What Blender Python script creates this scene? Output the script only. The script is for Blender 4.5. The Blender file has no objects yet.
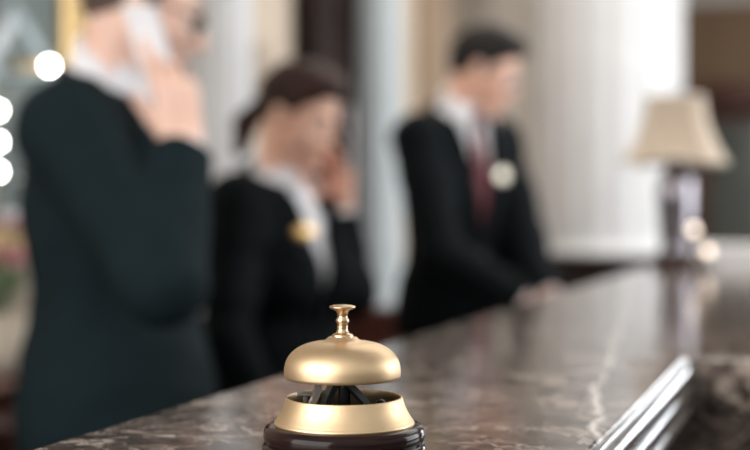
import bpy, bmesh, math, random
import numpy as np
from mathutils import Vector, Matrix

random.seed(7)
SC = bpy.context.scene
COL = SC.collection
CAM_Z = 1.238          # eye of the lens above the floor
TOP_Z = 1.10           # counter top
FP = 1300.0            # focal length in pixels of the 750 px wide frame
K = FP / 1042.0        # stretch of the depths that were first measured for a shorter lens
V3 = lambda *a: np.array(a, dtype=float)

def unit(v):
    v = np.asarray(v, float)
    return v / np.linalg.norm(v)

# ------------------------------------------------------------------ materials
def mat(name, color, rough=0.6, metal=0.0, **kw):
    m = bpy.data.materials.new(name)
    m.use_nodes = True
    b = m.node_tree.nodes['Principled BSDF']
    b.inputs['Base Color'].default_value = (*color, 1)
    b.inputs['Roughness'].default_value = rough
    b.inputs['Metallic'].default_value = metal
    for k, v in kw.items():
        b.inputs[k.replace('_', ' ')].default_value = v
    return m

def noisy(m, c1, c2, scale=8.0, detail=6.0, stretch=(1, 1, 1), lo=0.35, hi=0.65, bump=0.0, bscale=None, distortion=0.0):
    nt = m.node_tree
    N, L = nt.nodes, nt.links
    b = N['Principled BSDF']
    tc = N.new('ShaderNodeTexCoord')
    mp = N.new('ShaderNodeMapping')
    mp.inputs['Scale'].default_value = stretch
    L.new(tc.outputs['Object'], mp.inputs['Vector'])
    nz = N.new('ShaderNodeTexNoise')
    nz.inputs['Scale'].default_value = scale
    nz.inputs['Detail'].default_value = detail
    nz.inputs['Distortion'].default_value = distortion
    L.new(mp.outputs['Vector'], nz.inputs['Vector'])
    rp = N.new('ShaderNodeValToRGB')
    rp.color_ramp.elements[0].position = lo
    rp.color_ramp.elements[1].position = hi
    rp.color_ramp.elements[0].color = (*c1, 1)
    rp.color_ramp.elements[1].color = (*c2, 1)
    L.new(nz.outputs['Fac'], rp.inputs['Fac'])
    L.new(rp.outputs['Color'], b.inputs['Base Color'])
    if bump:
        nb = N.new('ShaderNodeTexNoise')
        nb.inputs['Scale'].default_value = bscale or scale * 4
        nb.inputs['Detail'].default_value = 4
        L.new(mp.outputs['Vector'], nb.inputs['Vector'])
        bp = N.new('ShaderNodeBump')
        bp.inputs['Strength'].default_value = bump
        bp.inputs['Distance'].default_value = 0.002
        L.new(nb.outputs['Fac'], bp.inputs['Height'])
        L.new(bp.outputs['Normal'], b.inputs['Normal'])
    return m

def nmat(name, c1, c2, rough=0.6, metal=0.0, **kw):
    pk = {k: kw.pop(k) for k in list(kw) if k[0].isupper()}
    return noisy(mat(name, c1, rough, metal, **pk), c1, c2, **kw)

def emit(name, color, strength):
    m = mat(name, color, 0.4)
    b = m.node_tree.nodes['Principled BSDF']
    b.inputs['Emission Color'].default_value = (*color, 1)
    b.inputs['Emission Strength'].default_value = strength
    return m

def marble(name, vein_line=False):
    m = mat(name, (0.09, 0.07, 0.06), 0.09, 0.0, Specular_IOR_Level=0.42)
    nt = m.node_tree
    N, L = nt.nodes, nt.links
    b = N['Principled BSDF']
    tc = N.new('ShaderNodeTexCoord')
    def noise(scale, detail=8, dist=0.0, rough=0.6):
        n = N.new('ShaderNodeTexNoise')
        n.inputs['Scale'].default_value = scale
        n.inputs['Detail'].default_value = detail
        n.inputs['Distortion'].default_value = dist
        n.inputs['Roughness'].default_value = rough
        L.new(tc.outputs['Object'], n.inputs['Vector'])
        return n
    def ramp(src, stops):
        r = N.new('ShaderNodeValToRGB')
        e = r.color_ramp.elements
        while len(e) < len(stops):
            e.new(0.5)
        for k, (p, c) in enumerate(stops):
            e[k].position = p
            e[k].color = (*c, 1)
        L.new(src, r.inputs['Fac'])
        return r
    def mix(fac, a, bcol):
        x = N.new('ShaderNodeMix')
        x.data_type = 'RGBA'
        if isinstance(fac, float):
            x.inputs['Factor'].default_value = fac
        else:
            L.new(fac, x.inputs['Factor'])
        L.new(a, x.inputs['A'])
        if isinstance(bcol, tuple):
            x.inputs['B'].default_value = (*bcol, 1)
        else:
            L.new(bcol, x.inputs['B'])
        return x.outputs['Result']
    def math_(op, a, c=None):
        x = N.new('ShaderNodeMath')
        x.operation = op
        for k, s in enumerate((a, c)):
            if s is None:
                continue
            if isinstance(s, (int, float)):
                x.inputs[k].default_value = s
            else:
                L.new(s, x.inputs[k])
        return x.outputs[0]
    clouds = ramp(noise(19, 9, 0.9, 0.7).outputs['Fac'],
                  [(0.28, (0.014, 0.011, 0.010)), (0.45, (0.042, 0.033, 0.029)), (0.57, (0.10, 0.08, 0.07)), (0.72, (0.29, 0.255, 0.235))])
    grain = ramp(noise(62, 10, 0.7, 0.72).outputs['Fac'], [(0.38, (0.30, 0.27, 0.25)), (0.52, (0.95, 0.92, 0.9)), (0.66, (2.0, 1.95, 1.9))])
    mul = N.new('ShaderNodeMix')
    mul.data_type = 'RGBA'
    mul.blend_type = 'MULTIPLY'
    mul.inputs['Factor'].default_value = 0.8
    L.new(clouds.outputs['Color'], mul.inputs['A'])
    L.new(grain.outputs['Color'], mul.inputs['B'])
    col = mul.outputs['Result']
    # thin pale veins where a distorted noise crosses its middle value
    for sc, ds, w, amt in ((5.0, 1.2, 0.007, 0.75), (13.0, 1.0, 0.007, 0.75), (31.0, 1.0, 0.009, 0.5), (2.2, 0.8, 0.004, 0.8)):
        d = math_('ABSOLUTE', math_('SUBTRACT', noise(sc, 6, ds).outputs['Fac'], 0.5))
        v = ramp(d, [(0.0, (amt, amt, amt)), (w, (0, 0, 0))])
        col = mix(v.outputs['Color'], col, (0.55, 0.46, 0.40))
    spots = ramp(noise(36, 2, 0.6).outputs['Fac'], [(0.70, (0, 0, 0)), (0.75, (0.9, 0.9, 0.9))])
    col = mix(spots.outputs['Color'], col, (0.55, 0.52, 0.5))
    if vein_line:
        sp = N.new('ShaderNodeSeparateXYZ')
        L.new(tc.outputs['Object'], sp.inputs[0])
        wob = math_('MULTIPLY', math_('SUBTRACT', noise(13, 4, 0.2).outputs['Fac'], 0.5), 0.045)
        # line through the two points the long pale vein runs between (object space)
        (x0, y0), (x1, y1) = vein_line
        dx, dy = x1 - x0, y1 - y0
        ln = math.hypot(dx, dy)
        a = math_('MULTIPLY', math_('SUBTRACT', sp.outputs['X'], x0), dy / ln)
        c = math_('MULTIPLY', math_('SUBTRACT', sp.outputs['Y'], y0), dx / ln)
        d = math_('ABSOLUTE', math_('ADD', math_('SUBTRACT', a, c), wob))
        v = ramp(d, [(0.0, (0.95, 0.95, 0.95)), (0.0016, (0.75, 0.75, 0.75)), (0.0038, (0, 0, 0))])
        gate = ramp(noise(26, 3).outputs['Fac'], [(0.34, (0.25, 0.25, 0.25)), (0.5, (1, 1, 1))])
        col = mix(math_('MULTIPLY', v.outputs['Color'], gate.outputs['Color']), col, (0.80, 0.74, 0.70))
    L.new(col, b.inputs['Base Color'])
    rr = ramp(noise(40, 4).outputs['Fac'], [(0.3, (0.08, 0.08, 0.08)), (0.75, (0.17, 0.17, 0.17))])
    L.new(rr.outputs['Color'], b.inputs['Roughness'])
    return m

M = {}
M['brass'] = nmat('satin_brass', (0.57, 0.42, 0.255), (0.63, 0.475, 0.30), 0.46, 1.0, scale=40, bump=0.02, bscale=400)
M['brass_post'] = nmat('polished_brass', (0.52, 0.37, 0.22), (0.60, 0.44, 0.28), 0.3, 1.0, scale=60)
M['bell_base'] = nmat('dark_lacquered_wood', (0.008, 0.004, 0.004), (0.018, 0.008, 0.007), 0.13, scale=30, stretch=(1, 1, 6), Coat_Weight=0.0, Specular_IOR_Level=0.15)
M['steel'] = nmat('mechanism_steel', (0.35, 0.34, 0.32), (0.5, 0.48, 0.45), 0.3, 1.0, scale=60)
M['dark_steel'] = nmat('blackened_steel', (0.03, 0.035, 0.035), (0.07, 0.08, 0.08), 0.35, 0.7, scale=50)
M['marble_edge'] = nmat('polished_grey_edge', (0.40, 0.41, 0.43), (0.56, 0.57, 0.59), 0.17, 1.0, scale=50, stretch=(1, 1, 1))
M['skin'] = nmat('skin_fair', (0.78, 0.50, 0.40), (0.83, 0.56, 0.46), 0.5, scale=25, Subsurface_Weight=0.08)
M['skin2'] = nmat('skin_warm', (0.80, 0.46, 0.34), (0.85, 0.52, 0.39), 0.5, scale=25, Subsurface_Weight=0.08)
M['lips'] = mat('lips', (0.50, 0.22, 0.18), 0.4)
M['suit'] = nmat('charcoal_suit_wool', (0.0055, 0.0125, 0.0155), (0.008, 0.0165, 0.020), 0.85, Specular_IOR_Level=0.12, scale=120, bump=0.3, bscale=700)
M['suit_dark'] = nmat('black_suit_wool', (0.002, 0.004, 0.0052), (0.0035, 0.006, 0.0075), 0.85, Specular_IOR_Level=0.12, scale=120, bump=0.3, bscale=700)
M['trouser'] = nmat('trouser_wool', (0.012, 0.015, 0.017), (0.018, 0.022, 0.025), 0.8, Specular_IOR_Level=0.12, scale=120)
M['shirt'] = nmat('white_shirt_cotton', (0.78, 0.79, 0.84), (0.86, 0.86, 0.9), 0.7, scale=60)
M['tie'] = nmat('burgundy_tie_silk', (0.085, 0.006, 0.012), (0.14, 0.012, 0.02), 0.5, Specular_IOR_Level=0.25, scale=90)
M['shoe'] = mat('black_shoe_leather', (0.012, 0.011, 0.011), 0.25)
M['hair_brown'] = nmat('hair_brown', (0.07, 0.05, 0.042), (0.12, 0.085, 0.07), 0.6, Specular_IOR_Level=0.2, scale=60, stretch=(1, 1, 0.2), bump=0.5, bscale=200)
M['hair_black'] = nmat('hair_black', (0.008, 0.007, 0.007), (0.018, 0.015, 0.014), 0.55, Specular_IOR_Level=0.2, scale=60, stretch=(1, 1, 0.2), bump=0.5, bscale=200)
M['hair_auburn'] = nmat('hair_dark_auburn', (0.018, 0.010, 0.010), (0.048, 0.022, 0.018), 0.55, Specular_IOR_Level=0.2, scale=60, stretch=(1, 1, 0.2), bump=0.5, bscale=200)
M['eye'] = mat('eye_white', (0.75, 0.73, 0.7), 0.2)
M['iris'] = mat('eye_iris', (0.06, 0.035, 0.02), 0.15)
M['phone_white'] = mat('phone_white_shell', (0.80, 0.78, 0.80), 0.3)
M['phone_glass'] = mat('phone_black_glass', (0.01, 0.01, 0.012), 0.08)
M['gold_badge'] = mat('badge_gold', (0.50, 0.32, 0.13), 0.3, 0.9)
M['silver_badge'] = mat('badge_silver', (0.62, 0.57, 0.47), 0.35, 0.8)
M['button'] = mat('jacket_button', (0.02, 0.022, 0.024), 0.3)
M['spectacle'] = mat('spectacle_frame', (0.05, 0.04, 0.035), 0.25)
M['spectacle_light'] = mat('spectacle_frame_light', (0.55, 0.55, 0.56), 0.25, 0.8)
M['lens'] = mat('spectacle_lens', (0.95, 0.97, 1.0), 0.02, Transmission_Weight=1.0, IOR=1.1)
M['shade'] = nmat('lampshade_linen', (0.56, 0.455, 0.355), (0.62, 0.51, 0.41), 0.85, scale=150, bump=0.2, bscale=600)
M['shade_trim'] = mat('lampshade_braid', (0.78, 0.72, 0.62), 0.8)
M['chrome'] = nmat('lamp_polished_metal', (0.20, 0.185, 0.21), (0.28, 0.26, 0.29), 0.12, 1.0, scale=20)
M['dark_metal'] = mat('lamp_dark_bronze', (0.05, 0.032, 0.028), 0.22, 0.9)
M['paper'] = mat('white_paper', (0.84, 0.83, 0.84), 0.8)
M['plaster'] = nmat('beige_plaster', (0.47, 0.395, 0.32), (0.51, 0.43, 0.35), 0.8, scale=3)
M['white_paint'] = nmat('white_column_paint', (0.60, 0.605, 0.62), (0.66, 0.665, 0.68), 0.42, scale=4)
M['grey_paint'] = nmat('pale_grey_column_paint', (0.40, 0.445, 0.465), (0.44, 0.485, 0.505), 0.5, scale=4)
M['wood_dark'] = nmat('dark_walnut', (0.010, 0.006, 0.005), (0.022, 0.012, 0.010), 0.6, Specular_IOR_Level=0.12, scale=6, stretch=(6, 6, 0.6), distortion=1.0)
M['wood_red'] = nmat('mahogany', (0.06, 0.018, 0.012), (0.13, 0.04, 0.026), 0.3, scale=6, stretch=(6, 6, 0.6), distortion=1.0)
M['wood_mid'] = nmat('brown_panelling', (0.24, 0.15, 0.085), (0.32, 0.205, 0.12), 0.45, scale=5, stretch=(5, 5, 0.5), distortion=1.0)
M['wood_tan'] = nmat('tan_pilaster_wood', (0.27, 0.19, 0.125), (0.33, 0.24, 0.16), 0.5, scale=5, stretch=(5, 5, 0.5))
M['floor'] = nmat('stone_floor', (0.11, 0.09, 0.075), (0.17, 0.14, 0.12), 0.25, scale=5)
M['ceiling'] = nmat('ceiling_paint', (0.74, 0.72, 0.69), (0.78, 0.76, 0.73), 0.9, scale=2)
M['gold'] = nmat('gilt_frame', (0.50, 0.34, 0.15), (0.62, 0.44, 0.21), 0.35, 0.75, scale=30)
M['gilt_dark'] = nmat('gilt_frame_dark_moulding', (0.16, 0.11, 0.055), (0.22, 0.155, 0.08), 0.45, 0.3, scale=30)  # darker gilt of the frame's outer moulding
M['sage_glass'] = nmat('sage_panel_glass', (0.12, 0.15, 0.145), (0.16, 0.19, 0.185), 0.22, scale=3)
M['pale_strip'] = nmat('pale_blue_strip', (0.30, 0.38, 0.40), (0.36, 0.44, 0.46), 0.3, scale=5)
M['pale_strip2'] = nmat('pale_grey_strip', (0.50, 0.54, 0.58), (0.56, 0.6, 0.63), 0.3, scale=5)
M['teal_glass'] = nmat('cabinet_teal_glass', (0.075, 0.085, 0.075), (0.11, 0.12, 0.105), 0.2, scale=3)
M['bulb'] = emit('frosted_bulb_lit', (1.0, 0.97, 0.93), 30.0)
M['glint_glow'] = emit('glint_globe_glow', (1.0, 0.82, 0.66), 2.6)  # glow that stands in for glints on the lamp base
M['added_downlight'] = emit('added_downlight_lit', (1.0, 0.94, 0.86), 8.0)
M['pot'] = nmat('cream_ceramic', (0.62, 0.53, 0.42), (0.7, 0.61, 0.5), 0.3, scale=10)
M['soil'] = nmat('soil', (0.03, 0.02, 0.015), (0.06, 0.04, 0.03), 0.95, scale=60)
M['leaf'] = nmat('leaf_green', (0.05, 0.11, 0.035), (0.09, 0.18, 0.06), 0.5, scale=30)
M['petal_pink'] = nmat('petal_pink', (0.62, 0.22, 0.27), (0.76, 0.38, 0.42), 0.6, scale=30)
M['petal_white'] = nmat('petal_white', (0.78, 0.80, 0.84), (0.85, 0.86, 0.88), 0.6, scale=30)
M['art'] = nmat('muted_print', (0.24, 0.19, 0.15), (0.40, 0.33, 0.27), 0.6, scale=12)
MARBLE = marble('brown_marble')

# ------------------------------------------------------------------ object helpers
def root(name, loc, label, cat, group=None):
    o = bpy.data.objects.new(name, None)
    COL.objects.link(o)
    o.location = loc
    o.empty_display_size = 0.05
    o['label'] = label
    o['category'] = cat
    if group:
        o['group'] = group
    return o

def origin_of(o):
    while o.parent:
        o = o.parent
    return np.array(o.location)

def link(name, me, parent=None, label=None):
    o = bpy.data.objects.new(name, me)
    COL.objects.link(o)
    if parent is not None:
        o.parent = parent
    if label:
        o['label'] = label
    return o

def mesh(name, verts, faces, m, parent=None, loc=None, smooth=False, label=None, fmat=None):
    """verts are in world coordinates; they are stored relative to the thing's base"""
    verts = np.asarray(verts, float)
    base = origin_of(parent) if parent is not None else (np.array(loc) if loc is not None else np.zeros(3))
    verts = verts - base
    me = bpy.data.meshes.new(name)
    me.from_pydata(verts.tolist(), [], [tuple(int(i) for i in f) for f in faces])
    for mm in (m if isinstance(m, (list, tuple)) else [m]):
        me.materials.append(mm)
    if fmat is not None:
        me.polygons.foreach_set('material_index', np.asarray(fmat, dtype=np.int32))
    if smooth:
        me.polygons.foreach_set('use_smooth', np.ones(len(me.polygons), dtype=bool))
    me.validate()
    me.update()
    o = link(name, me, parent, label)
    if parent is None and loc is not None:
        o.location = loc
    return o

class MB:
    """collects shapes (world coordinates) and links them as one mesh"""
    def __init__(s):
        s.bm = bmesh.new()
    def box(s, c, h, ax=None, bevel=0.0, seg=2):
        ax = np.eye(3) if ax is None else np.asarray(ax, float)
        t = bmesh.new()
        bmesh.ops.create_cube(t, size=2)
        for v in t.verts:
            p = np.array(v.co) * np.array(h)
            v.co = Vector(np.asarray(c) + p @ ax)
        bmesh.ops.recalc_face_normals(t, faces=t.faces)
        if bevel:
            bmesh.ops.bevel(t, geom=t.edges[:], offset=bevel, segments=seg, affect='EDGES', profile=0.5)
        s._take(t)
        return s
    def _take(s, t):
        me = bpy.data.meshes.new('tmp')
        t.to_mesh(me)
        t.free()
        s.bm.from_mesh(me)
        bpy.data.meshes.remove(me)
    def lathe(s, prof, c, seg=48, ax=None, smooth=True, closed=False):
        """prof: (radius, height) pairs turned about the local z axis at c"""
        ax = np.eye(3) if ax is None else np.asarray(ax, float)
        rows = []
        n = len(prof)
        for (r, z) in prof:
            row = []
            if r < 1e-6:
                p = np.asarray(c) + np.array((0, 0, z)) @ ax
                row = [s.bm.verts.new(p)] * seg
            else:
                for k in range(seg):
                    a = 2 * math.pi * k / seg
                    p = np.asarray(c) + np.array((r * math.cos(a), r * math.sin(a), z)) @ ax
                    row.append(s.bm.verts.new(p))
            rows.append(row)
        rng = range(n) if closed else range(n - 1)
        for i in rng:
            A, B = rows[i], rows[(i + 1) % n]
            for k in range(seg):
                k2 = (k + 1) % seg
                q = []
                for v in (A[k], A[k2], B[k2], B[k]):
                    if v not in q:
                        q.append(v)
                if len(q) > 2:
                    f = s.bm.faces.new(q)
                    f.smooth = smooth
        return s
    def tube(s, pts, r, seg=10, cap=True):
        pts = [np.asarray(p, float) for p in pts]
        rs = r if isinstance(r, (list, tuple)) else [r] * len(pts)
        rows = []
        prev = None
        for i, p in enumerate(pts):
            a = pts[max(i - 1, 0)]
            b = pts[min(i + 1, len(pts) - 1)]
            d = unit(b - a)
            if prev is None:
                h = V3(0, 0, 1) if abs(d[2]) < 0.9 else V3(1, 0, 0)
                x = unit(np.cross(d, h))
            else:
                x = unit(prev - d * np.dot(prev, d))
            prev = x
            y = np.cross(d, x)
            rows.append([s.bm.verts.new(p + rs[i] * (math.cos(2 * math.pi * k / seg) * x + math.sin(2 * math.pi * k / seg) * y)) for k in range(seg)])
        for A, B in zip(rows[:-1], rows[1:]):
            for k in range(seg):
                f = s.bm.faces.new((A[k], A[(k + 1) % seg], B[(k + 1) % seg], B[k]))
                f.smooth = True
        if cap:
            s.bm.faces.new(rows[0][::-1])
            s.bm.faces.new(rows[-1])
        return s
    def ball(s, c, r, seg=16, scale=(1, 1, 1), ax=None):
        n = seg // 2
        prof = [(0 if i in (0, n) else math.sin(math.pi * i / n), -math.cos(math.pi * i / n)) for i in range(n + 1)]
        ax = np.eye(3) if ax is None else np.asarray(ax, float)
        A = np.diag(np.array(scale) * r) @ ax
        return s.lathe(prof, c, seg, A)
    def prism(s, poly, z0, z1):
        lo = [s.bm.verts.new((x, y, z0)) for x, y in poly]
        hi = [s.bm.verts.new((x, y, z1)) for x, y in poly]
        n = len(poly)
        s.bm.faces.new(hi)
        s.bm.faces.new(lo[::-1])
        for k in range(n):
            s.bm.faces.new((lo[k], lo[(k + 1) % n], hi[(k + 1) % n], hi[k]))
        return s
    def sweep(s, prof, path, outs, closed=True):
        """prof (out, z) swept along path points with outward vectors (xy)"""
        rows = []
        for p, o in zip(path, outs):
            rows.append([s.bm.verts.new((p[0] + a * o[0], p[1] + a * o[1], p[2] + z)) for a, z in prof])
        n = len(prof)
        for A, B in zip(rows[:-1], rows[1:]):
            for k in range(n if closed else n - 1):
                f = s.bm.faces.new((A[k], A[(k + 1) % n], B[(k + 1) % n], B[k]))
                f.smooth = True
        if closed:
            s.bm.faces.new(rows[0])
            s.bm.faces.new(rows[-1][::-1])
        return s
    def build(s, name, m, parent=None, loc=None, label=None, autosmooth=None):
        bmesh.ops.recalc_face_normals(s.bm, faces=s.bm.faces)
        base = origin_of(parent) if parent is not None else (np.array(loc) if loc is not None else np.zeros(3))
        bmesh.ops.translate(s.bm, vec=Vector(-base), verts=s.bm.verts)
        me = bpy.data.meshes.new(name)
        if autosmooth is not None:
            for f in s.bm.faces:
                f.smooth = True
            for e in s.bm.edges:
                if len(e.link_faces) == 2 and e.calc_face_angle() > autosmooth:
                    e.smooth = False
        s.bm.to_mesh(me)
        s.bm.free()
        for mm in (m if isinstance(m, (list, tuple)) else [m]):
            me.materials.append(mm)
        o = link(name, me, parent, label)
        if parent is None and loc is not None:
            o.location = loc
        return o

def struct(o):
    o['kind'] = 'structure'
    return o

def tag(o, label, cat, group=None):
    o['label'] = label
    o['category'] = cat
    if group:
        o['group'] = group
    return o

# frame of the counter: U runs along it away from the lens, W runs across it to the guests' side
ANG = math.atan(0.442 / K)
U = V3(math.sin(ANG), math.cos(ANG), 0)
W = V3(math.cos(ANG), -math.sin(ANG), 0)
ZUP = V3(0, 0, 1)
ORG = V3(-0.193, 0.599 * K, 0)
def CP(u, w, z=0.0):
    return ORG + u * U + w * W + V3(0, 0, z)
CAX = np.array([U, W, ZUP])      # box axes aligned with the counter

# ------------------------------------------------------------------ the reception counter
rc0 = CP(0.6, 0.15)
counter = root('reception_counter', rc0, 'long brown marble reception counter with polished ridged edge, carrying the brass bell', 'reception counter')
AW, CU, FAR, WIDE = 0.303, 0.609, 3.2, 1.7
top_m = marble('brown_marble_top', ((0.123 - rc0[0], 0.747 - rc0[1]), (0.271 - rc0[0], 1.46 - rc0[1])))
def xy(u, w):
    p = CP(u, w)
    return (p[0], p[1])
mb = MB()
mb.prism([xy(-0.75, -0.006), xy(FAR, -0.006), xy(FAR, WIDE), xy(CU, WIDE), xy(CU, AW - 0.0035), xy(-0.75, AW - 0.0035)][::-1], TOP_Z - 0.05, TOP_Z)
ct = mb.build('countertop', top_m, counter)
bv = ct.modifiers.new('edge', 'BEVEL')
bv.width = 0.003
bv.segments = 3
bv.limit_method = 'ANGLE'
# moulding: fillet, wide bead, two lower beads
prof = [(-0.0034, -0.0015), (-0.0028, -0.0008), (-0.0012, -0.0008), (0.0, -0.0022), (-0.0012, -0.0036)]
def bead(cx, cz, r, a0=100, a1=-100, n=10):
    return [(cx + r * math.cos(math.radians(a0 + (a1 - a0) * k / n)), cz + r * math.sin(math.radians(a0 + (a1 - a0) * k / n))) for k in range(n + 1)]
prof += bead(-0.0005, -0.0115, 0.0076, 90) + [(-0.002, -0.0205)] + bead(0.0015, -0.0272, 0.0062) + [(0.0, -0.0345)] + bead(0.0030, -0.0415, 0.0066) + [(0.0, -0.05), (-0.0034, -0.0495)]
mb = MB()
mb.sweep(prof, [CP(-0.75, AW, TOP_Z), CP(CU - 0.001, AW, TOP_Z)], [W, W])
mb.build('edge_moulding', M['marble_edge'], counter, label='glossy grey ridged edge moulding', autosmooth=math.radians(50))
mb = MB()
mb.box(CP(-0.1, AW - 0.03, 0.525), (0.64, 0.011, 0.525), CAX)
mb.box(CP(CU + 0.02, (AW + WIDE) / 2 - 0.03, 0.525), (0.012, (WIDE - AW) / 2, 0.525), CAX)
mb.build('front_panel', MARBLE, counter)
MB().box(CP((FAR - 0.75) / 2, 0.03, 0.525), ((FAR + 0.75) / 2 - 0.02, 0.012, 0.525), CAX).build('back_panel', M['wood_dark'], counter)
MB().box(CP(FAR - 0.02, WIDE / 2, 0.525), (0.012, WIDE / 2 - 0.02, 0.525), CAX).build('end_panel', M['wood_dark'], counter)
MB().box(CP((FAR - 0.75) / 2, -0.17, 0.875), ((FAR + 0.75) / 2 - 0.02, 0.18, 0.015), CAX, 0.004).build('work_shelf', M['wood_dark'], counter, label='lower dark wood work shelf on the clerks\' side')

# ------------------------------------------------------------------ the call bell
BX, BY = (344.2 - 375) / FP * 0.725, 0.725
bell = root('call_bell', (BX, BY, TOP_Z), 'brass reception call bell with push button on dark lacquered base, on marble counter', 'bell')
BC = V3(BX, BY, TOP_Z)
DC = BC + V3(-0.0010, 0, 0.0006)     # the dome sits a hair off centre
MB().lathe([(0, 0.0), (0.0435, 0.0), (0.0452, 0.0012), (0.0458, 0.0035), (0.0458, 0.0068), (0.0448, 0.0082), (0.0436, 0.0087), (0.0438, 0.0094), (0.0448, 0.0102),
            (0.0452, 0.0125), (0.0450, 0.0150), (0.0440, 0.0172), (0.0420, 0.0184), (0.0395, 0.0188), (0, 0.0188)], BC, 96).build('base_plate', M['bell_base'], bell, autosmooth=math.radians(60), label='black-brown lacquered round base')
cup = [(0.0388, 0.0186), (0.0392, 0.0192), (0.0391, 0.0200), (0.0384, 0.0206), (0.0380, 0.0214), (0.0372, 0.0226), (0.0357, 0.0250), (0.0341, 0.0285), (0.0330, 0.0318), (0.0325, 0.0334), (0.0321, 0.0339), (0.0316, 0.0338), (0.0314, 0.0330),
       (0.0325, 0.0290), (0.0350, 0.0235), (0.0365, 0.0196), (0.0365, 0.0188)]
MB().lathe(cup, BC, 96).build('lower_cup', M['brass'], bell, autosmooth=math.radians(70))
# dome: rounded shoulder, flat crown, raised neck
RD, Z0, Z1 = 0.0326, 0.0436, 0.0645
dome = []
for k in range(25):
    t = math.pi / 2 * k / 24
    r = RD * math.cos(t) ** 0.62
    z = Z0 + 0.0035 + (Z1 - Z0 - 0.0035) * math.sin(t) ** 0.92
    if r > 0.0105:
        dome.append((r, z))
dome = [(0.0318, Z0), (0.0324, Z0 + 0.0004), (0.0326, Z0 + 0.0018)] + dome + [(0.0102, 0.0647), (0.0088, 0.0656), (0.0080, 0.0664), (0.0066, 0.0668)]
inner = [(max(r - 0.0012, 0.0), z - (0.0012 if z > Z0 + 0.006 else 0.0)) for r, z in dome[::-1] if z > Z0 + 0.001] + [(0.0316, Z0 + 0.0003)]
MB().lathe(dome + inner, DC, 96).build('dome', M['brass'], bell, autosmooth=math.radians(70))
post = [(0.0, 0.0640), (0.0060, 0.0664), (0.0060, 0.0676), (0.0054, 0.0682), (0.0042, 0.0684), (0.0038, 0.0690), (0.0031, 0.0700), (0.0029, 0.0712), (0.0031, 0.0726), (0.0028, 0.0736), (0.0033, 0.0742), (0.0036, 0.0750), (0.0036, 0.0760), (0.0032, 0.0770),
        (0.0027, 0.0776), (0.0029, 0.0786), (0.0031, 0.0798), (0.0036, 0.0810), (0.0048, 0.0818), (0.0064, 0.0823), (0.0072, 0.0828), (0.0074, 0.0833), (0.0071, 0.0838), (0.0055, 0.0843), (0.003, 0.0846), (0, 0.0847)]
pl = MB().lathe(post[:17], DC, 48).build('plunger', M['brass_post'], bell, autosmooth=math.radians(60))
MB().lathe([(0.0, 0.0778)] + post[16:], DC, 48).build('push_button', M['brass_post'], pl, autosmooth=math.radians(60))
mech = MB()
mech.lathe([(0, 0.0188), (0.030, 0.0188), (0.030, 0.0200), (0, 0.0200)], BC, 48)
mech.tube([BC + V3(0, 0, 0.0195), BC + V3(0, 0, 0.0648)], 0.0035, 14)
mech.build('centre_post', M['dark_steel'], bell)
# arched striker arm: two curved blades rising from the base towards the dome
def blade(mbx, pts, half_w, th):
    pts = [BC + V3(*p) for p in pts]
    rows = []
    for i, p in enumerate(pts):
        d = unit(pts[min(i + 1, len(pts) - 1)] - pts[max(i - 1, 0)])
        side = unit(np.cross(d, V3(0.25, -1, 0.1)))
        nrm = unit(np.cross(side, d))
        rows.append([mbx.bm.verts.new(p + a * half_w * nrm + b * th * side) for a, b in ((-1, -1), (1, -1), (1, 1), (-1, 1))])
    for A, B in zip(rows[:-1], rows[1:]):
        for k in range(4):
            mbx.bm.faces.new((A[k], A[(k + 1) % 4], B[(k + 1) % 4], B[k]))
    mbx.bm.faces.new(rows[0][::-1])
    mbx.bm.faces.new(rows[-1])
mech = MB()
blade(mech, [(-0.006 + 0.019 * t + 0.005 * t * t, -0.003, 0.0455 - 0.017 * t * t - 0.006 * t) for t in [k / 10 for k in range(11)]], 0.0065, 0.0016)
blade(mech, [(0.001 - 0.013 * t, 0.004, 0.0455 - 0.020 * t * t) for t in [k / 10 for k in range(11)]], 0.0075, 0.0016)
mech.build('striker_arm', M['dark_steel'], bell, autosmooth=math.radians(40))
mech = MB()
blade(mech, [(-0.0135 - 0.005 * t * t, -0.011 - 0.002 * t, 0.0458 - 0.016 * t) for t in [k / 8 for k in range(9)]], 0.0028, 0.0016)
mech.box(BC + V3(-0.0195, -0.012, 0.0300), (0.0042, 0.004, 0.0010), None, 0.0005)
mech.box(BC + V3(-0.020, 0.006, 0.0345), (0.007, 0.004, 0.0011), None, 0.0005)
mech.box(BC + V3(-0.022, 0.006, 0.0275), (0.0012, 0.003, 0.0078), None, 0.0004)
mech.build('bracket', M['steel'], bell, label='bright steel bracket under the dome')
mech = MB()
mech.tube([BC + V3(0.014, 0.004, 0.0195), BC + V3(0.014, 0.004, 0.025), BC + V3(0.019, 0.008, 0.027)], 0.0016, 10)
mech.ball(BC + V3(0.0205, 0.0085, 0.0275), 0.0036, 14)
mech.build('hammer', M['dark_steel'], bell)

# ------------------------------------------------------------------ table lamp at the far end of the counter
def at(px, py, y):
    """point of the place seen at a picture position at depth y"""
    y = y * K
    return V3((px - 375) / FP * y, y, CAM_Z + (210 - py) / FP * y)

def near(px, py, y, d):
    """the same, for a spot y - d behind the middle of a figure whose middle stands at depth d"""
    y = d * K + (y - d)
    return V3((px - 375) / FP * y, y, CAM_Z + (210 - py) / FP * y)

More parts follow.
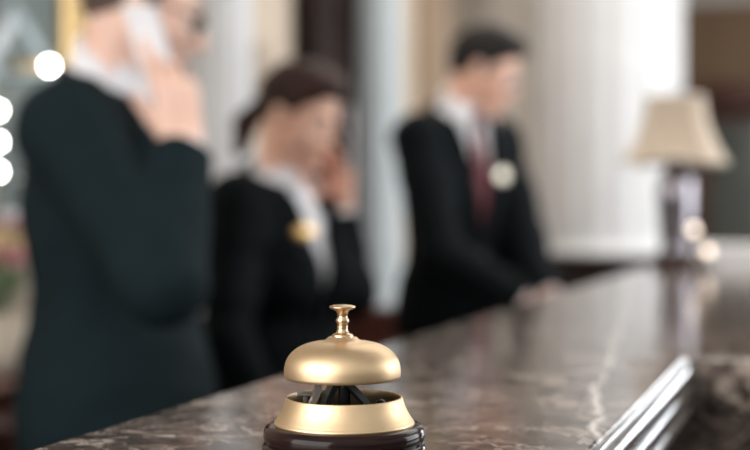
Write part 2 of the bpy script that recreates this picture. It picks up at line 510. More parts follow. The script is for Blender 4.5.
def by_(d, x, y, z):
    return V3(x, d * K + (y - d), z)
lp = CP(2.606, 0.062, TOP_Z)
lamp = root('table_lamp', lp, 'table lamp with flared beige fabric shade at the far end of marble counter', 'lamp')
L0 = np.array(lp)
MB().lathe([(0, 0), (0.060, 0), (0.061, 0.006), (0.058, 0.014), (0.050, 0.020), (0.047, 0.030), (0.040, 0.037), (0, 0.037)], L0, 48).build('base', M['dark_metal'], lamp, autosmooth=math.radians(50))
MB().lathe([(0, 0.037), (0.038, 0.037), (0.036, 0.046), (0.037, 0.056), (0.041, 0.10), (0.045, 0.16), (0.046, 0.195), (0.042, 0.218), (0.030, 0.232), (0.034, 0.238), (0.030, 0.246), (0.012, 0.252), (0.010, 0.262), (0, 0.262)], L0, 48).build('stem', M['chrome'], lamp, autosmooth=math.radians(50), label='shiny grey lamp stem')
MB().lathe([(0, 0.262), (0.013, 0.262), (0.013, 0.285), (0, 0.285)], L0, 20).ball(L0 + V3(0, 0, 0.315), 0.026, 18).build('bulb', M['petal_white'], lamp)
MB().tube([L0 + V3(0, 0, 0.262), L0 + V3(0.0, 0.038, 0.30), L0 + V3(0, 0.038, 0.38), L0 + V3(0, 0, 0.412)], 0.0018, 8).tube([L0 + V3(0, 0, 0.262), L0 + V3(0.0, -0.038, 0.30), L0 + V3(0, -0.038, 0.38), L0 + V3(0, 0, 0.412)], 0.0018, 8).lathe([(0, 0.412), (0.006, 0.412), (0.008, 0.418), (0.005, 0.424), (0, 0.427)], L0, 16).build('harp', M['dark_metal'], lamp)
SH0, SH1 = 0.252, 0.412
def shade_rows(inset):
    rows = []
    for k in range(13):
        t = k / 12
        half = 0.063 + (0.117 - 0.063) * (t ** 1.8) - inset
        ring = []
        c = 0.22 * half
        for (a, b) in ((1, -1), (1, 1), (-1, 1), (-1, -1)):
            pass
        corners = [(half, -(half - c)), (half, half - c), (half - c, half), (-(half - c), half), (-half, half - c), (-half, -(half - c)), (-(half - c), -half), (half - c, -half)]
        for i, (x, y) in enumerate(corners):
            x2, y2 = corners[(i + 1) % 8]
            n = 6 if i % 2 == 0 else 2
            for j in range(n):
                s = j / n
                px, py = x + (x2 - x) * s, y + (y2 - y) * s
                z = SH1 - (SH1 - SH0) * t
                if i % 2 == 0:
                    z += 0.010 * t ** 4 * math.sin(math.pi * s) ** 2     # scalloped lower hem
                ring.append(L0 + px * U + py * W + V3(0, 0, z))
        rows.append(ring)
    return rows
ro, ri = shade_rows(0), shade_rows(0.0025)
vs, fs = [], []
n = len(ro[0])
for r in ro + ri[::-1]:
    vs += r
R = len(ro) * 2
for i in range(R):
    for k in range(n):
        fs.append((i * n + k, i * n + (k + 1) % n, ((i + 1) % R) * n + (k + 1) % n, ((i + 1) % R) * n + k))
mesh('lamp_shade', vs, fs, M['shade'], lamp, label='flared beige fabric shade with cut corners')
mb = MB()
mb.tube(ro[0] + [ro[0][0]], 0.0028, 8)
mb.tube(ro[-1] + [ro[-1][0]], 0.0032, 8)
for k in (0, 6, 8, 14, 16, 22, 24, 30):
    mb.tube([r[k] for r in ro], 0.0018, 6)
mb.build('shade_braid', M['shade_trim'], lamp)

# two glowing globes on an added stand, for the glints on the lamp base
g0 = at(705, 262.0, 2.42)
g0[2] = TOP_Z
gl = root('glint_stand', g0, 'added stand with two glowing globes in place of the lamp base glints', 'added glint stand')
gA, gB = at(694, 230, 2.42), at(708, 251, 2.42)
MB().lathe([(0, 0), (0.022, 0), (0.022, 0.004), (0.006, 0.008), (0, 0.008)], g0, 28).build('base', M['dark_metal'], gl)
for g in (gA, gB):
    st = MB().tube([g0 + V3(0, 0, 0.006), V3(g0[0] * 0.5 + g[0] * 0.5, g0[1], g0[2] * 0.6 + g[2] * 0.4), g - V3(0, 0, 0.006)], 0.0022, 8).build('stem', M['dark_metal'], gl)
    MB().ball(g, 0.0098, 18).build('globe', M['glint_glow'], gl, label='glowing globe added for a lamp base glint')

# papers at the far right of the counter
p0 = CP(2.80, 0.235, TOP_Z)
ps = root('paper_stack', p0, 'low stack of white papers on the counter beside the lamp', 'papers')
for k in range(8):
    a = random.uniform(-0.05, 0.05)
    ax = np.array([math.cos(a) * U + math.sin(a) * W, -math.sin(a) * U + math.cos(a) * W, ZUP])
    MB().box(np.array(p0) + V3(0, 0, 0.003 + 0.0062 * k) + random.uniform(-.004, .004) * U, (0.105, 0.1485, 0.0030), ax).build('sheaf', M['paper'], ps)

# ------------------------------------------------------------------ the room
WD = 4.35 * K
WB = lambda Y: V3(0.008 + (Y - WD) * 0.442 / K, Y, 0)        # foot line of the back wall (parallel to the counter)
def wall_pt(s, out=0.0, z=0.0):
    """s metres along the back wall, out metres in front of it"""
    return WB(WD) + s * U + out * W + V3(0, 0, z)
def s_of(px, out=0.0):
    """how far along the back wall a spot lies that is seen at px and stands out metres off the wall"""
    k = (px - 375) / FP
    b = WB(WD) + out * W
    return (k * b[1] - b[0]) / (U[0] - k * U[1])
H = 3.4
S0, S1 = -4.9, 5.5
struct(MB().box(wall_pt((S0 + S1) / 2, -0.06, H / 2), ((S1 - S0) / 2, 0.06, H / 2), CAX).build('wall_back', M['plaster']))
e0 = wall_pt(S1, 0)
mb = MB()
WX, WH, WZ0, WZ1 = 3.35, 0.85, 0.75, 2.75          # unseen window added to brighten the edge moulding: centre along the wall, half width, sill, head
mb.box(e0 + 1.2 * W + 0.06 * U + V3(0, 0, 1.43), (0.06, 1.3, 1.43), CAX)
mb.box(e0 + 4.55 * W + 0.06 * U + V3(0, 0, 1.43), (0.06, 0.35, 1.43), CAX)
mb.box(e0 + WX * W + 0.06 * U + V3(0, 0, WZ0 / 2), (0.06, WH, WZ0 / 2), CAX)
mb.box(e0 + WX * W + 0.06 * U + V3(0, 0, (WZ1 + 2.86) / 2), (0.06, WH, (2.86 - WZ1) / 2), CAX)
struct(mb.build('wall_far', M['wood_mid']))
wc = e0 + WX * W + 0.06 * U
mb = MB()
for sg in (-1, 0, 1):
    mb.box(wc + sg * (WH - 0.03) * W + V3(0, 0, (WZ0 + WZ1) / 2), (0.04, 0.03, (WZ1 - WZ0) / 2), CAX, 0.004)
for zz in (WZ0 + 0.03, 1.75, WZ1 - 0.03):
    mb.box(wc + V3(0, 0, zz), (0.04, WH, 0.03), CAX, 0.004)
wn = struct(mb.build('added_window_1', M['white_paint']))
MB().box(wc + V3(0, 0, (WZ0 + WZ1) / 2), (0.003, WH - 0.03, (WZ1 - WZ0) / 2 - 0.03), CAX).build('window_pane', M['lens'], wn)
MB().box(wc - 0.08 * U + V3(0, 0, WZ0 - 0.02), (0.10, WH + 0.05, 0.02), CAX, 0.005).build('window_sill', M['white_paint'], wn)
struct(MB().box(e0 + 2.4 * W + 0.05 * U + V3(0, 0, 3.13), (0.08, 2.5, 0.27), CAX).build('trim_1', M['ceiling']))
fl = [wall_pt(S0, -0.12), wall_pt(S1 + 0.1, -0.12), wall_pt(S1 + 0.1, 5.0), wall_pt(S0, 5.0)]
struct(MB().prism([(p[0], p[1]) for p in fl][::-1], -0.05, 0.0).build('floor', M['floor']))
struct(MB().prism([(p[0], p[1]) for p in fl][::-1], H, H + 0.05).build('ceiling', M['ceiling']))
# wainscot of brown wood with a cap rail, and baseboard
mb = MB()
mb.box(wall_pt((S0 + S1) / 2, 0.012, 0.42), ((S1 - S0) / 2, 0.012, 0.42), CAX)
mb.box(wall_pt((S0 + S1) / 2, 0.02, 0.845), ((S1 - S0) / 2, 0.022, 0.018), CAX, 0.005)
s = S0 + 0.35
while s < S1 - 0.3:
    mb.box(wall_pt(s, 0.026, 0.47), (0.24, 0.006, 0.27), CAX, 0.004)
    s += 0.62
struct(mb.build('trim_2', M['wood_red']))
struct(MB().box(wall_pt((S0 + S1) / 2, 0.03, 0.06), ((S1 - S0) / 2, 0.012, 0.06), CAX, 0.004).build('baseboard_back', M['wood_dark']))
# tan wooden pilaster between the columns
sa, sb = s_of(416), s_of(446)
struct(MB().box(wall_pt((sa + sb) / 2, 0.02, 0.87 + (H - 0.87) / 2), ((sb - sa) / 2, 0.02, (H - 0.87) / 2), CAX, 0.006).build('trim_3', M['wood_tan']))
# dark door in the back wall
sa, sb = s_of(313, 0.08), s_of(352, 0.08) + 0.12
dr = struct(MB().box(wall_pt((sa + sb) / 2, 0.045, 1.35), ((sb - sa) / 2, 0.02, 1.35), CAX).build('door_1', M['wood_dark']))
mb = MB()
for zz in (0.55, 1.55, 2.3):
    mb.box(wall_pt((sa + sb) / 2, 0.068, zz), ((sb - sa) / 2 - 0.09, 0.006, 0.32), CAX, 0.005)
mb.build('door_panel', M['wood_dark'], dr)
MB().box(wall_pt(sa + 0.035, 0.075, 1.35), (0.035, 0.02, 1.36), CAX, 0.006).box(wall_pt(sb - 0.035, 0.075, 1.35), (0.035, 0.02, 1.36), CAX, 0.006).box(wall_pt((sa + sb) / 2, 0.075, 2.73), ((sb - sa) / 2, 0.02, 0.04), CAX, 0.006).build('door_frame', M['wood_dark'], dr)
MB().tube([wall_pt(sa + 0.11, 0.065, 1.0), wall_pt(sa + 0.11, 0.11, 1.0), wall_pt(sa + 0.22, 0.11, 1.0)], 0.009, 10).build('door_handle', M['gold'], dr)

def column(c, r, m, pedestal, flutes, name='column'):
    """fluted column on a dark wooden pedestal"""
    c = np.array(c)
    seg = flutes * 8
    vs, fs = [], []
    zs = [pedestal + 0.05, 1.6, 2.4, H - 0.22]
    for z in zs:
        for k in range(seg):
            a = 2 * math.pi * k / seg
            q = abs(math.sin(a * flutes / 2))
            rr = r * (1 - 0.07 * (1 - (1 - q) ** 3))
            rr *= 1.0 - 0.03 * (z - pedestal) / H
            vs.append(c + V3(rr * math.cos(a), rr * math.sin(a), z))
    for i in range(len(zs) - 1):
        for k in range(seg):
            fs.append((i * seg + k, i * seg + (k + 1) % seg, (i + 1) * seg + (k + 1) % seg, (i + 1) * seg + k))
    o = struct(mesh(name, vs, fs, m, None, (c[0], c[1], 0), smooth=True))
    MB().lathe([(0, pedestal), (r * 1.10, pedestal), (r * 1.11, pedestal + 0.012), (r * 1.08, pedestal + 0.028), (r * 1.03, pedestal + 0.034), (r * 1.02, pedestal + 0.05), (0, pedestal + 0.05)], c, 48).build('column_base', m, o)
    MB().lathe([(0, H - 0.22), (r * 1.0, H - 0.22), (r * 1.05, H - 0.19), (r * 1.0, H - 0.17), (r * 1.2, H - 0.08), (r * 1.25, H), (0, H)], c, 48).build('column_capital', m, o)
    q = r * 1.2
    MB().box(c + V3(0, 0, pedestal / 2), (q, q, pedestal / 2), CAX, 0.006).box(c + V3(0, 0, pedestal - 0.02), (q + 0.025, q + 0.025, 0.02), CAX, 0.006).build('pedestal', M['wood_dark'] if r > 0.2 else M['wood_red'], o)
    return o
p = wall_pt(s_of(219, 0.14), 0.14)
column(p, 0.098, M['white_paint'], 0.87, 16)
p = wall_pt(s_of(377, 0.14), 0.14)
column(p, 0.096, M['grey_paint'], 0.87, 16)
p = at(607, 210, 5.05)
column((p[0], p[1], 0), 0.365, M['white_paint'], 1.03, 20)

# little framed print on the back wall
pc = wall_pt(s_of(258, 0.012), 0.012, 1.70)
pf = root('picture', pc, 'small muted framed print on the beige wall above the woman\'s ponytail', 'picture')
MB().box(pc, (0.075, 0.010, 0.085), CAX, 0.004).build('frame', M['wood_tan'], pf)
MB().box(pc + 0.011 * W, (0.060, 0.002, 0.070), CAX).build('print', M['art'], pf)

# gilt framed panel of sage glass with pale diagonal strips, far left
sa, sb = s_of(-70, 0.03), s_of(80, 0.03)
mc = wall_pt((sa + sb) / 2, 0.03, 1.75)
mr = root('framed_glass_panel', mc, 'sage glass panel with pale diagonal strips in a gilt frame on the wall', 'wall panel')
hs = (sb - sa) / 2
MB().box(mc, (hs, 0.012, 0.62), CAX).build('panel', M['sage_glass'], mr)
mb = MB()
fw = 0.055
for sg in (-1, 1):
    mb.box(mc + sg * (hs - fw) * U + 0.014 * W, (fw, 0.020, 0.62), CAX, 0.008)
    mb.box(mc + V3(0, 0, sg * (0.62 - 0.03)) + 0.014 * W, (hs, 0.020, 0.035), CAX, 0.008)
mb.build('frame', M['gold'], mr, label='gilt frame')
mb = MB()
mb.box(mc + (hs + 0.028) * U + 0.006 * W, (0.028, 0.016, 0.62), CAX, 0.006)
mb.build('frame_moulding', M['gilt_dark'], mr, label='dark outer moulding of the gilt frame')
def wall_line(px, py, out=0.045):
    q = wall_pt(s_of(px, out), out)
    return q + V3(0, 0, CAM_Z + (210 - py) / FP * q[1])
for (pa, pb, hw, mm) in (((12, 6), (48, 66), 0.017, 'pale_strip'), ((18, 12), (-14, 66), 0.017, 'pale_strip2'), ((-30, 72), (52, 72), 0.012, 'pale_strip')):
    a, b = wall_line(*pa), wall_line(*pb)
    d = unit(b - a)
    n_ = unit(np.cross(d, W))
    MB().box((a + b) / 2, (np.linalg.norm(b - a) / 2, hw, 0.004), np.array([d, n_, W])).build('strip', M[mm], mr, label='pale diagonal glazing strip')

# lit bulbs on the wall, far left
b0 = wall_line(50, 66, 0.15) - 0.10 * W
sc = root('wall_light', b0, 'single round lit globe on the gilt frame above the suited man\'s shoulder', 'wall light')
MB().tube([b0 - 0.006 * W, b0 + 0.08 * W], 0.010, 12).build('arm', M['gold'], sc)
MB().ball(b0 + 0.10 * W, 0.0115, 20).build('globe', M['bulb'], sc)
b1 = wall_line(-2, 142, 0.10) - 0.036 * W
sc = root('bulb_bar', b1, 'vertical wall light with three round lit bulbs at the left edge', 'wall light')
MB().box(b1, (0.02, 0.010, 0.14), CAX, 0.004).build('back_bar', M['gold'], sc)
for dz in (0.068, 0.0, -0.064):
    MB().ball(b1 + V3(0, 0, dz) + 0.036 * W, 0.0105, 20).build('bulb', M['bulb'], sc)

# console cabinet with flowering plant, far left
cc = wall_pt(s_of(20, 0.36) - 0.26, 0.22)
cb = root('console_cabinet', cc, 'mahogany cabinet against the back wall, under the cream flower pot', 'cabinet')
CZ = 0.915
cxl, cdp = 0.24, 0.15
MB().box(cc + V3(0, 0, 0.44), (cxl, cdp, 0.40), CAX, 0.006).build('body', M['wood_red'], cb)
MB().box(cc + V3(0, 0, CZ - 0.0175), (cxl + 0.02, cdp + 0.02, 0.0175), CAX, 0.006).build('top', M['wood_red'], cb)
for sg in (-1, 1):
    d_ = MB().box(cc + sg * 0.118 * U + (cdp + 0.008) * W + V3(0, 0, 0.36), (0.108, 0.009, 0.28), CAX, 0.004).build('door', M['wood_red'], cb)
    MB().ball(cc + sg * 0.03 * U + (cdp + 0.026) * W + V3(0, 0, 0.40), 0.011, 12).build('knob', M['gold'], d_)
    d_ = MB().box(cc + sg * 0.118 * U + (cdp + 0.008) * W + V3(0, 0, 0.755), (0.108, 0.009, 0.085), CAX, 0.004).build('drawer', M['wood_red'], cb)
    MB().ball(cc + sg * 0.118 * U + (cdp + 0.026) * W + V3(0, 0, 0.755), 0.011, 12).build('knob', M['gold'], d_)
    for sh in (-1, 1):
        MB().tube([cc + sg * (cxl - 0.03) * U + sh * (cdp - 0.03) * W, cc + sg * (cxl - 0.03) * U + sh * (cdp - 0.03) * W + V3(0, 0, 0.05)], [0.014, 0.02], 12).build('leg', M['wood_dark'], cb)
pp = wall_pt(s_of(-12, 0.22), 0.22)
pp[2] = CZ
pt = root('potted_flowers', pp, 'pink and white flowers in a cream ceramic pot on the mahogany cabinet', 'flowers')
MB().lathe([(0, 0), (0.055, 0), (0.07, 0.012), (0.082, 0.05), (0.085, 0.085), (0.08, 0.112), (0.083, 0.12), (0.079, 0.122), (0.074, 0.114), (0.074, 0.1), (0, 0.1)], pp, 40).build('pot', M['pot'], pt, autosmooth=math.radians(60))
MB().lathe([(0, 0.102), (0.073, 0.102), (0, 0.108)], pp, 24).build('soil', M['soil'], pt)
mbs, mbl = MB(), MB()
heads = []
rnd = random.Random(3)
for k in range(13):
    a = k * 2.4
    rr = 0.03 + 0.065 * math.sqrt((k + 0.5) / 13)
    hh = rnd.uniform(0.21, 0.31) + (0.07 if k % 4 == 0 else 0)
    tip = pp + V3(rr * math.cos(a), rr * math.sin(a), hh)
    mbs.tube([pp + V3(0.2 * rr * math.cos(a), 0.2 * rr * math.sin(a), 0.1), pp + V3(0.55 * rr * math.cos(a), 0.55 * rr * math.sin(a), 0.6 * hh), tip], [0.003, 0.0025, 0.002], 6)
    heads.append((tip, k))
    for j in range(3):
        b = a + rnd.uniform(-1.2, 1.2)
        d = unit(V3(math.cos(b), math.sin(b), rnd.uniform(-0.1, 0.6)))
        sd = unit(np.cross(d, ZUP))
        q = pp + V3(0.5 * rr * math.cos(a), 0.5 * rr * math.sin(a), rnd.uniform(0.115, 0.20))
        ln = rnd.uniform(0.04, 0.07)
        row = [mbl.bm.verts.new(v) for v in (q, q + d * ln * 0.5 + sd * 0.015 + V3(0, 0, 0.004), q + d * ln, q + d * ln * 0.5 - sd * 0.015 + V3(0, 0, 0.004))]
        low = [mbl.bm.verts.new(np.array(v.co) - V3(0, 0, 0.0015)) for v in row]
        mbl.bm.faces.new(row)
        mbl.bm.faces.new(low[::-1])
        for i in range(4):
            mbl.bm.faces.new((row[i], low[i], low[(i + 1) % 4], row[(i + 1) % 4]))
mbs.build('stems', M['leaf'], pt)
fo = mbl.build('foliage', M['leaf'], pt)
for tip, k in heads:
    mb = MB()
    mb.ball(tip, 0.009, 10)
    for ring, (n, rad, tilt) in enumerate(((4, 0.010, 0.3), (6, 0.018, 0.75), (8, 0.024, 1.15))):
        for j in range(n):
            a = 2 * math.pi * j / n + ring
            d = V3(math.cos(a) * math.sin(tilt), math.sin(a) * math.sin(tilt), math.cos(tilt))
            t_ = V3(-math.sin(a), math.cos(a), 0)
            nn = np.cross(t_, d)
            mb.ball(tip + d * rad * 0.75, 1.0, 8, (0.011, 0.0022, 0.014), np.array([t_, nn, d]))
    white = k % 4 == 0
    mb.build('bloom', M['petal_white' if white else 'petal_pink'], pt, label='white bloom' if white else 'pink bloom')

# dark glazed cabinet against the far wall, right
dc = e0 + 1.35 * W - 0.24 * U
dcab = root('display_cabinet', dc, 'tall dark red wood cabinet with grey glass doors, behind the lamp', 'cabinet')
MB().box(dc + V3(0, 0, 1.0), (0.22, 1.0, 1.0), CAX, 0.006).build('body', M['wood_dark'], dcab)
MB().box(dc + V3(0, 0, 2.06), (0.25, 1.05, 0.06), CAX, 0.012).box(dc + V3(0, 0, 2.15), (0.27, 1.08, 0.035), CAX, 0.01).build('cornice', M['wood_red'], dcab)
for k in range(4):
    q = dc + (-0.75 + 0.5 * k) * W - 0.23 * U + V3(0, 0, 1.3)
    mb = MB()
    for sg in (-1, 1):
        mb.box(q + sg * 0.225 * W, (0.014, 0.022, 0.64), CAX, 0.003)
        mb.box(q + V3(0, 0, sg * 0.62), (0.014, 0.245, 0.025), CAX, 0.003)
    d_ = mb.build('door', M['wood_red'], dcab)
    MB().box(q, (0.006, 0.205, 0.60), CAX).build('pane', M['teal_glass'], d_)
    MB().ball(q + (0.2 if k % 2 == 0 else -0.2) * W - 0.025 * U, 0.012, 12).build('knob', M['gold'], d_)

# added, unseen recessed ceiling lights over the clerks
for k, (s_, o_) in enumerate(((-1.6, 0.9), (0.0, 0.9), (1.6, 0.9), (3.2, 1.6))):
    c = wall_pt(s_, o_, H)
    o = MB().lathe([(0.075, -0.002), (0.10, -0.006), (0.105, 0.0), (0.07, 0.0)], c, 32, closed=True).build('added_ceiling_light', M['white_paint'], None, c)
    tag(o, 'added recessed round ceiling light, out of view above the clerks', 'ceiling light', 'added ceiling lights')
    MB().lathe([(0, -0.001), (0.072, -0.001), (0.072, 0.0), (0, 0.0)], c, 32).build('diffuser', M['added_downlight'], o)

# ------------------------------------------------------------------ signed distance bodies
class Field:
    def __init__(s, xs, ys, zs):
        s.xs, s.ys, s.zs = xs, ys, zs
        s.F = np.full((len(xs), len(ys), len(zs)), 1.0, dtype=np.float32)
    def _sl(s, lo, hi):
        i0, i1 = np.searchsorted(s.xs, lo[0]), np.searchsorted(s.xs, hi[0])
        j0, j1 = np.searchsorted(s.ys, lo[1]), np.searchsorted(s.ys, hi[1])
        k0, k1 = np.searchsorted(s.zs, lo[2]), np.searchsorted(s.zs, hi[2])
        if i1 <= i0 or j1 <= j0 or k1 <= k0:
            return None, None
        X = s.xs[i0:i1, None, None].astype(np.float32)
        Y = s.ys[None, j0:j1, None].astype(np.float32)
        Z = s.zs[None, None, k0:k1].astype(np.float32)
        return (slice(i0, i1), slice(j0, j1), slice(k0, k1)), (X, Y, Z)
    def _put(s, sl, d, k, sub):
        A = s.F[sl]
        if sub:
            if k:
                h = np.clip(0.5 - 0.5 * (A + d) / k, 0, 1)
                s.F[sl] = A * (1 - h) - d * h + k * h * (1 - h)
            else:
                s.F[sl] = np.maximum(A, -d)
        else:
            if k:
                h = np.clip(0.5 + 0.5 * (d - A) / k, 0, 1)
                s.F[sl] = d * (1 - h) + A * h - k * h * (1 - h)
            else:
                s.F[sl] = np.minimum(A, d)
    def rc(s, a, b, ra, rb=None, k=0.02, sub=False):
        rb = ra if rb is None else rb
        a, b = np.asarray(a, float), np.asarray(b, float)
        m = max(ra, rb) + 0.05
        sl, P = s._sl(np.minimum(a, b) - m, np.maximum(a, b) + m)
        if sl is None:
            return s
        ba = b - a
        l2 = float(ba @ ba) + 1e-12
        X, Y, Z = P[0] - a[0], P[1] - a[1], P[2] - a[2]
        t = np.clip((X * ba[0] + Y * ba[1] + Z * ba[2]) / l2, 0, 1)
        d = np.sqrt((X - t * ba[0]) ** 2 + (Y - t * ba[1]) ** 2 + (Z - t * ba[2]) ** 2) - (ra + (rb - ra) * t)
        s._put(sl, d, k, sub)
        return s
    def el(s, c, r, ax=None, k=0.02, sub=False):
        c, r = np.asarray(c, float), np.asarray(r, float)
        ax = np.eye(3) if ax is None else np.asarray(ax, float)
        e = np.sqrt(((ax * r[:, None]) ** 2).sum(0)) + 0.05
        sl, P = s._sl(c - e, c + e)
        if sl is None:
            return s
        X, Y, Z = P[0] - c[0], P[1] - c[1], P[2] - c[2]
        q = [X * ax[i][0] + Y * ax[i][1] + Z * ax[i][2] for i in range(3)]
        k0 = np.sqrt(sum((q[i] / r[i]) ** 2 for i in range(3)))
        k1 = np.sqrt(sum((q[i] / r[i] ** 2) ** 2 for i in range(3))) + 1e-6
        s._put(sl, k0 * (k0 - 1) / k1, k, sub)
        return s
    def cut(s, c, n, rad=None):
        """keep what lies behind the plane; only within rad of c"""
        c, n = np.asarray(c, float), unit(n)
        if rad is None:
            lo, hi = V3(-99, -99, -99), V3(99, 99, 99)
        else:
            lo, hi = c - rad, c + rad
        sl, P = s._sl(lo, hi)
        if sl is None:
            return s
        d = (P[0] - c[0]) * n[0] + (P[1] - c[1]) * n[1] + (P[2] - c[2]) * n[2]
        s.F[sl] = np.maximum(s.F[sl], d)
        return s
    def grid(s):
        return s.xs[:, None, None].astype(np.float32), s.ys[None, :, None].astype(np.float32), s.zs[None, None, :].astype(np.float32)
    def mesh(s):
        F, xs, ys, zs = s.F, s.xs, s.ys, s.zs
        F[0], F[-1], F[:, 0], F[:, -1], F[:, :, 0], F[:, :, -1] = 1, 1, 1, 1, 1, 1
        S = F < 0
        cs = np.zeros(tuple(n - 1 for n in F.shape), dtype=np.int8)
        offs = [(i, j, k) for i in (0, 1) for j in (0, 1) for k in (0, 1)]
        sh = cs.shape
        for (i, j, k) in offs:
            cs += S[i:i + sh[0], j:j + sh[1], k:k + sh[2]]
        act = np.argwhere((cs > 0) & (cs < 8))
        idx = np.full(sh, -1, dtype=np.int64)
        idx[tuple(act.T)] = np.arange(len(act))
        acc = np.zeros((len(act), 3))
        cnt = np.zeros(len(act))
        I, J, K = act.T
        for axis in range(3):
            for (p, q) in ((0, 0), (0, 1), (1, 0), (1, 1)):
                o0 = [0, 0, 0]
                others = [a for a in range(3) if a != axis]
                o0[others[0]], o0[others[1]] = p, q
                o1 = list(o0)
                o1[axis] = 1
                f0 = F[I + o0[0], J + o0[1], K + o0[2]]
                f1 = F[I + o1[0], J + o1[1], K + o1[2]]
                c = (f0 < 0) != (f1 < 0)
                t = np.where(c, f0 / np.where(c, f0 - f1, 1), 0)
                P0 = np.stack([xs[I + o0[0]], ys[J + o0[1]], zs[K + o0[2]]], 1)
                P1 = np.stack([xs[I + o1[0]], ys[J + o1[1]], zs[K + o1[2]]], 1)
                acc += np.where(c[:, None], P0 + t[:, None] * (P1 - P0), 0)
                cnt += c
        V = acc / cnt[:, None]
        quads = []
        for axis in range(3):
            a = [slice(None)] * 3
            b = [slice(None)] * 3
            a[axis], b[axis] = slice(0, -1), slice(1, None)
            A, B = S[tuple(a)], S[tuple(b)]
            for inside in (True, False):
                E = np.argwhere((A if inside else B) & ~(B if inside else A))
                o1, o2 = (axis + 1) % 3, (axis + 2) % 3
                ok = (E[:, o1] > 0) & (E[:, o2] > 0) & (E[:, o1] < sh[o1]) & (E[:, o2] < sh[o2])
                E = E[ok]
                cyc = [(-1, -1), (0, -1), (0, 0), (-1, 0)]
                if not inside:
                    cyc = cyc[::-1]
                cols = []
                for (p, q) in cyc:
                    C = E.copy()
                    C[:, o1] += p
                    C[:, o2] += q
                    cols.append(idx[tuple(C.T)])
                quads.append(np.stack(cols, 1))
        return V, np.concatenate(quads)

def axes(lo, hi, h, hz=None):
    xs = np.arange(lo[0], hi[0] + h, h)
    ys = np.arange(lo[1], hi[1] + h, h)
    if hz is None:
        zs = np.arange(lo[2], hi[2] + h, h)
    else:
        zs = np.array(hz)
    return Field(xs, ys, zs)

def frame_from(yaw, pitch=0.0, roll=0.0):
    """forward, left, up axes"""
    f = V3(math.cos(yaw), math.sin(yaw), 0)
    l = V3(-math.sin(yaw), math.cos(yaw), 0)
    u = V3(0, 0, 1)
    f2 = f * math.cos(pitch) - u * math.sin(pitch)
    u2 = u * math.cos(pitch) + f * math.sin(pitch)
    l3 = l * math.cos(roll) + u2 * math.sin(roll)
    u3 = u2 * math.cos(roll) - l * math.sin(roll)
    return np.array([f2, l3, u3])

def hand(F, wr, d, n, right, curl, spread=0.0, thumb=(0.5, 0.35), size=1.0):
    """palm, four bent fingers of different lengths and a thumb from the side of the palm"""
    d = unit(d)
    n = unit(n - d * np.dot(n, d))
    t = np.cross(d, n) if right else np.cross(n, d)     # towards the thumb
    z = size
    # palm
    for a in (-0.026, -0.009, 0.009, 0.025):
        F.rc(wr + d * 0.008 * z + t * a * 0.75 * z, wr + d * 0.088 * z + t * a * z, 0.0145 * z, 0.0125 * z, 0.012)
    F.el(wr + d * 0.035 * z + t * 0.022 * z + n * 0.008 * z, (0.034 * z, 0.016 * z, 0.013 * z), np.array([d, t, n]), 0.012)
    lens = ((0.043, 0.026, 0.021), (0.048, 0.030, 0.023), (0.044, 0.028, 0.022), (0.034, 0.021, 0.019))
    for q, (a, ls) in enumerate(zip((0.030, 0.0105, -0.0105, -0.030), lens)):
        p = wr + d * (0.090 - 0.010 * (q == 3) - 0.003 * (q == 0)) * z + t * a * z
        c = curl[q] if isinstance(curl[q], (list, tuple)) else (curl[q], curl[q] * 1.2, curl[q] * 0.7)
        ang = 0.0
        dd = unit(d + t * spread * (1.5 - q))
        r = (0.0095, 0.0098, 0.0094, 0.0083)[q] * z
        for j in range(3):
            ang += c[j]
            e = p + (dd * math.cos(ang) + n * math.sin(ang)) * ls[j] * z
            F.rc(p, e, r, r * 0.91, 0.003)
            p, r = e, r * 0.91
    b = wr + d * 0.022 * z + t * 0.026 * z + n * 0.004 * z
    for j, (ln, r) in enumerate(((0.042, 0.0135), (0.032, 0.0105), (0.026, 0.0095))):
        k = thumb[0] * (1 - 0.35 * j)
        dd = unit(d * (0.75 + 0.15 * j) + t * k + n * thumb[1] * (1 + 0.4 * j))
        e = b + dd * ln * z
        F.rc(b, e, r * z, r * 0.92 * z, 0.006)
        b = e

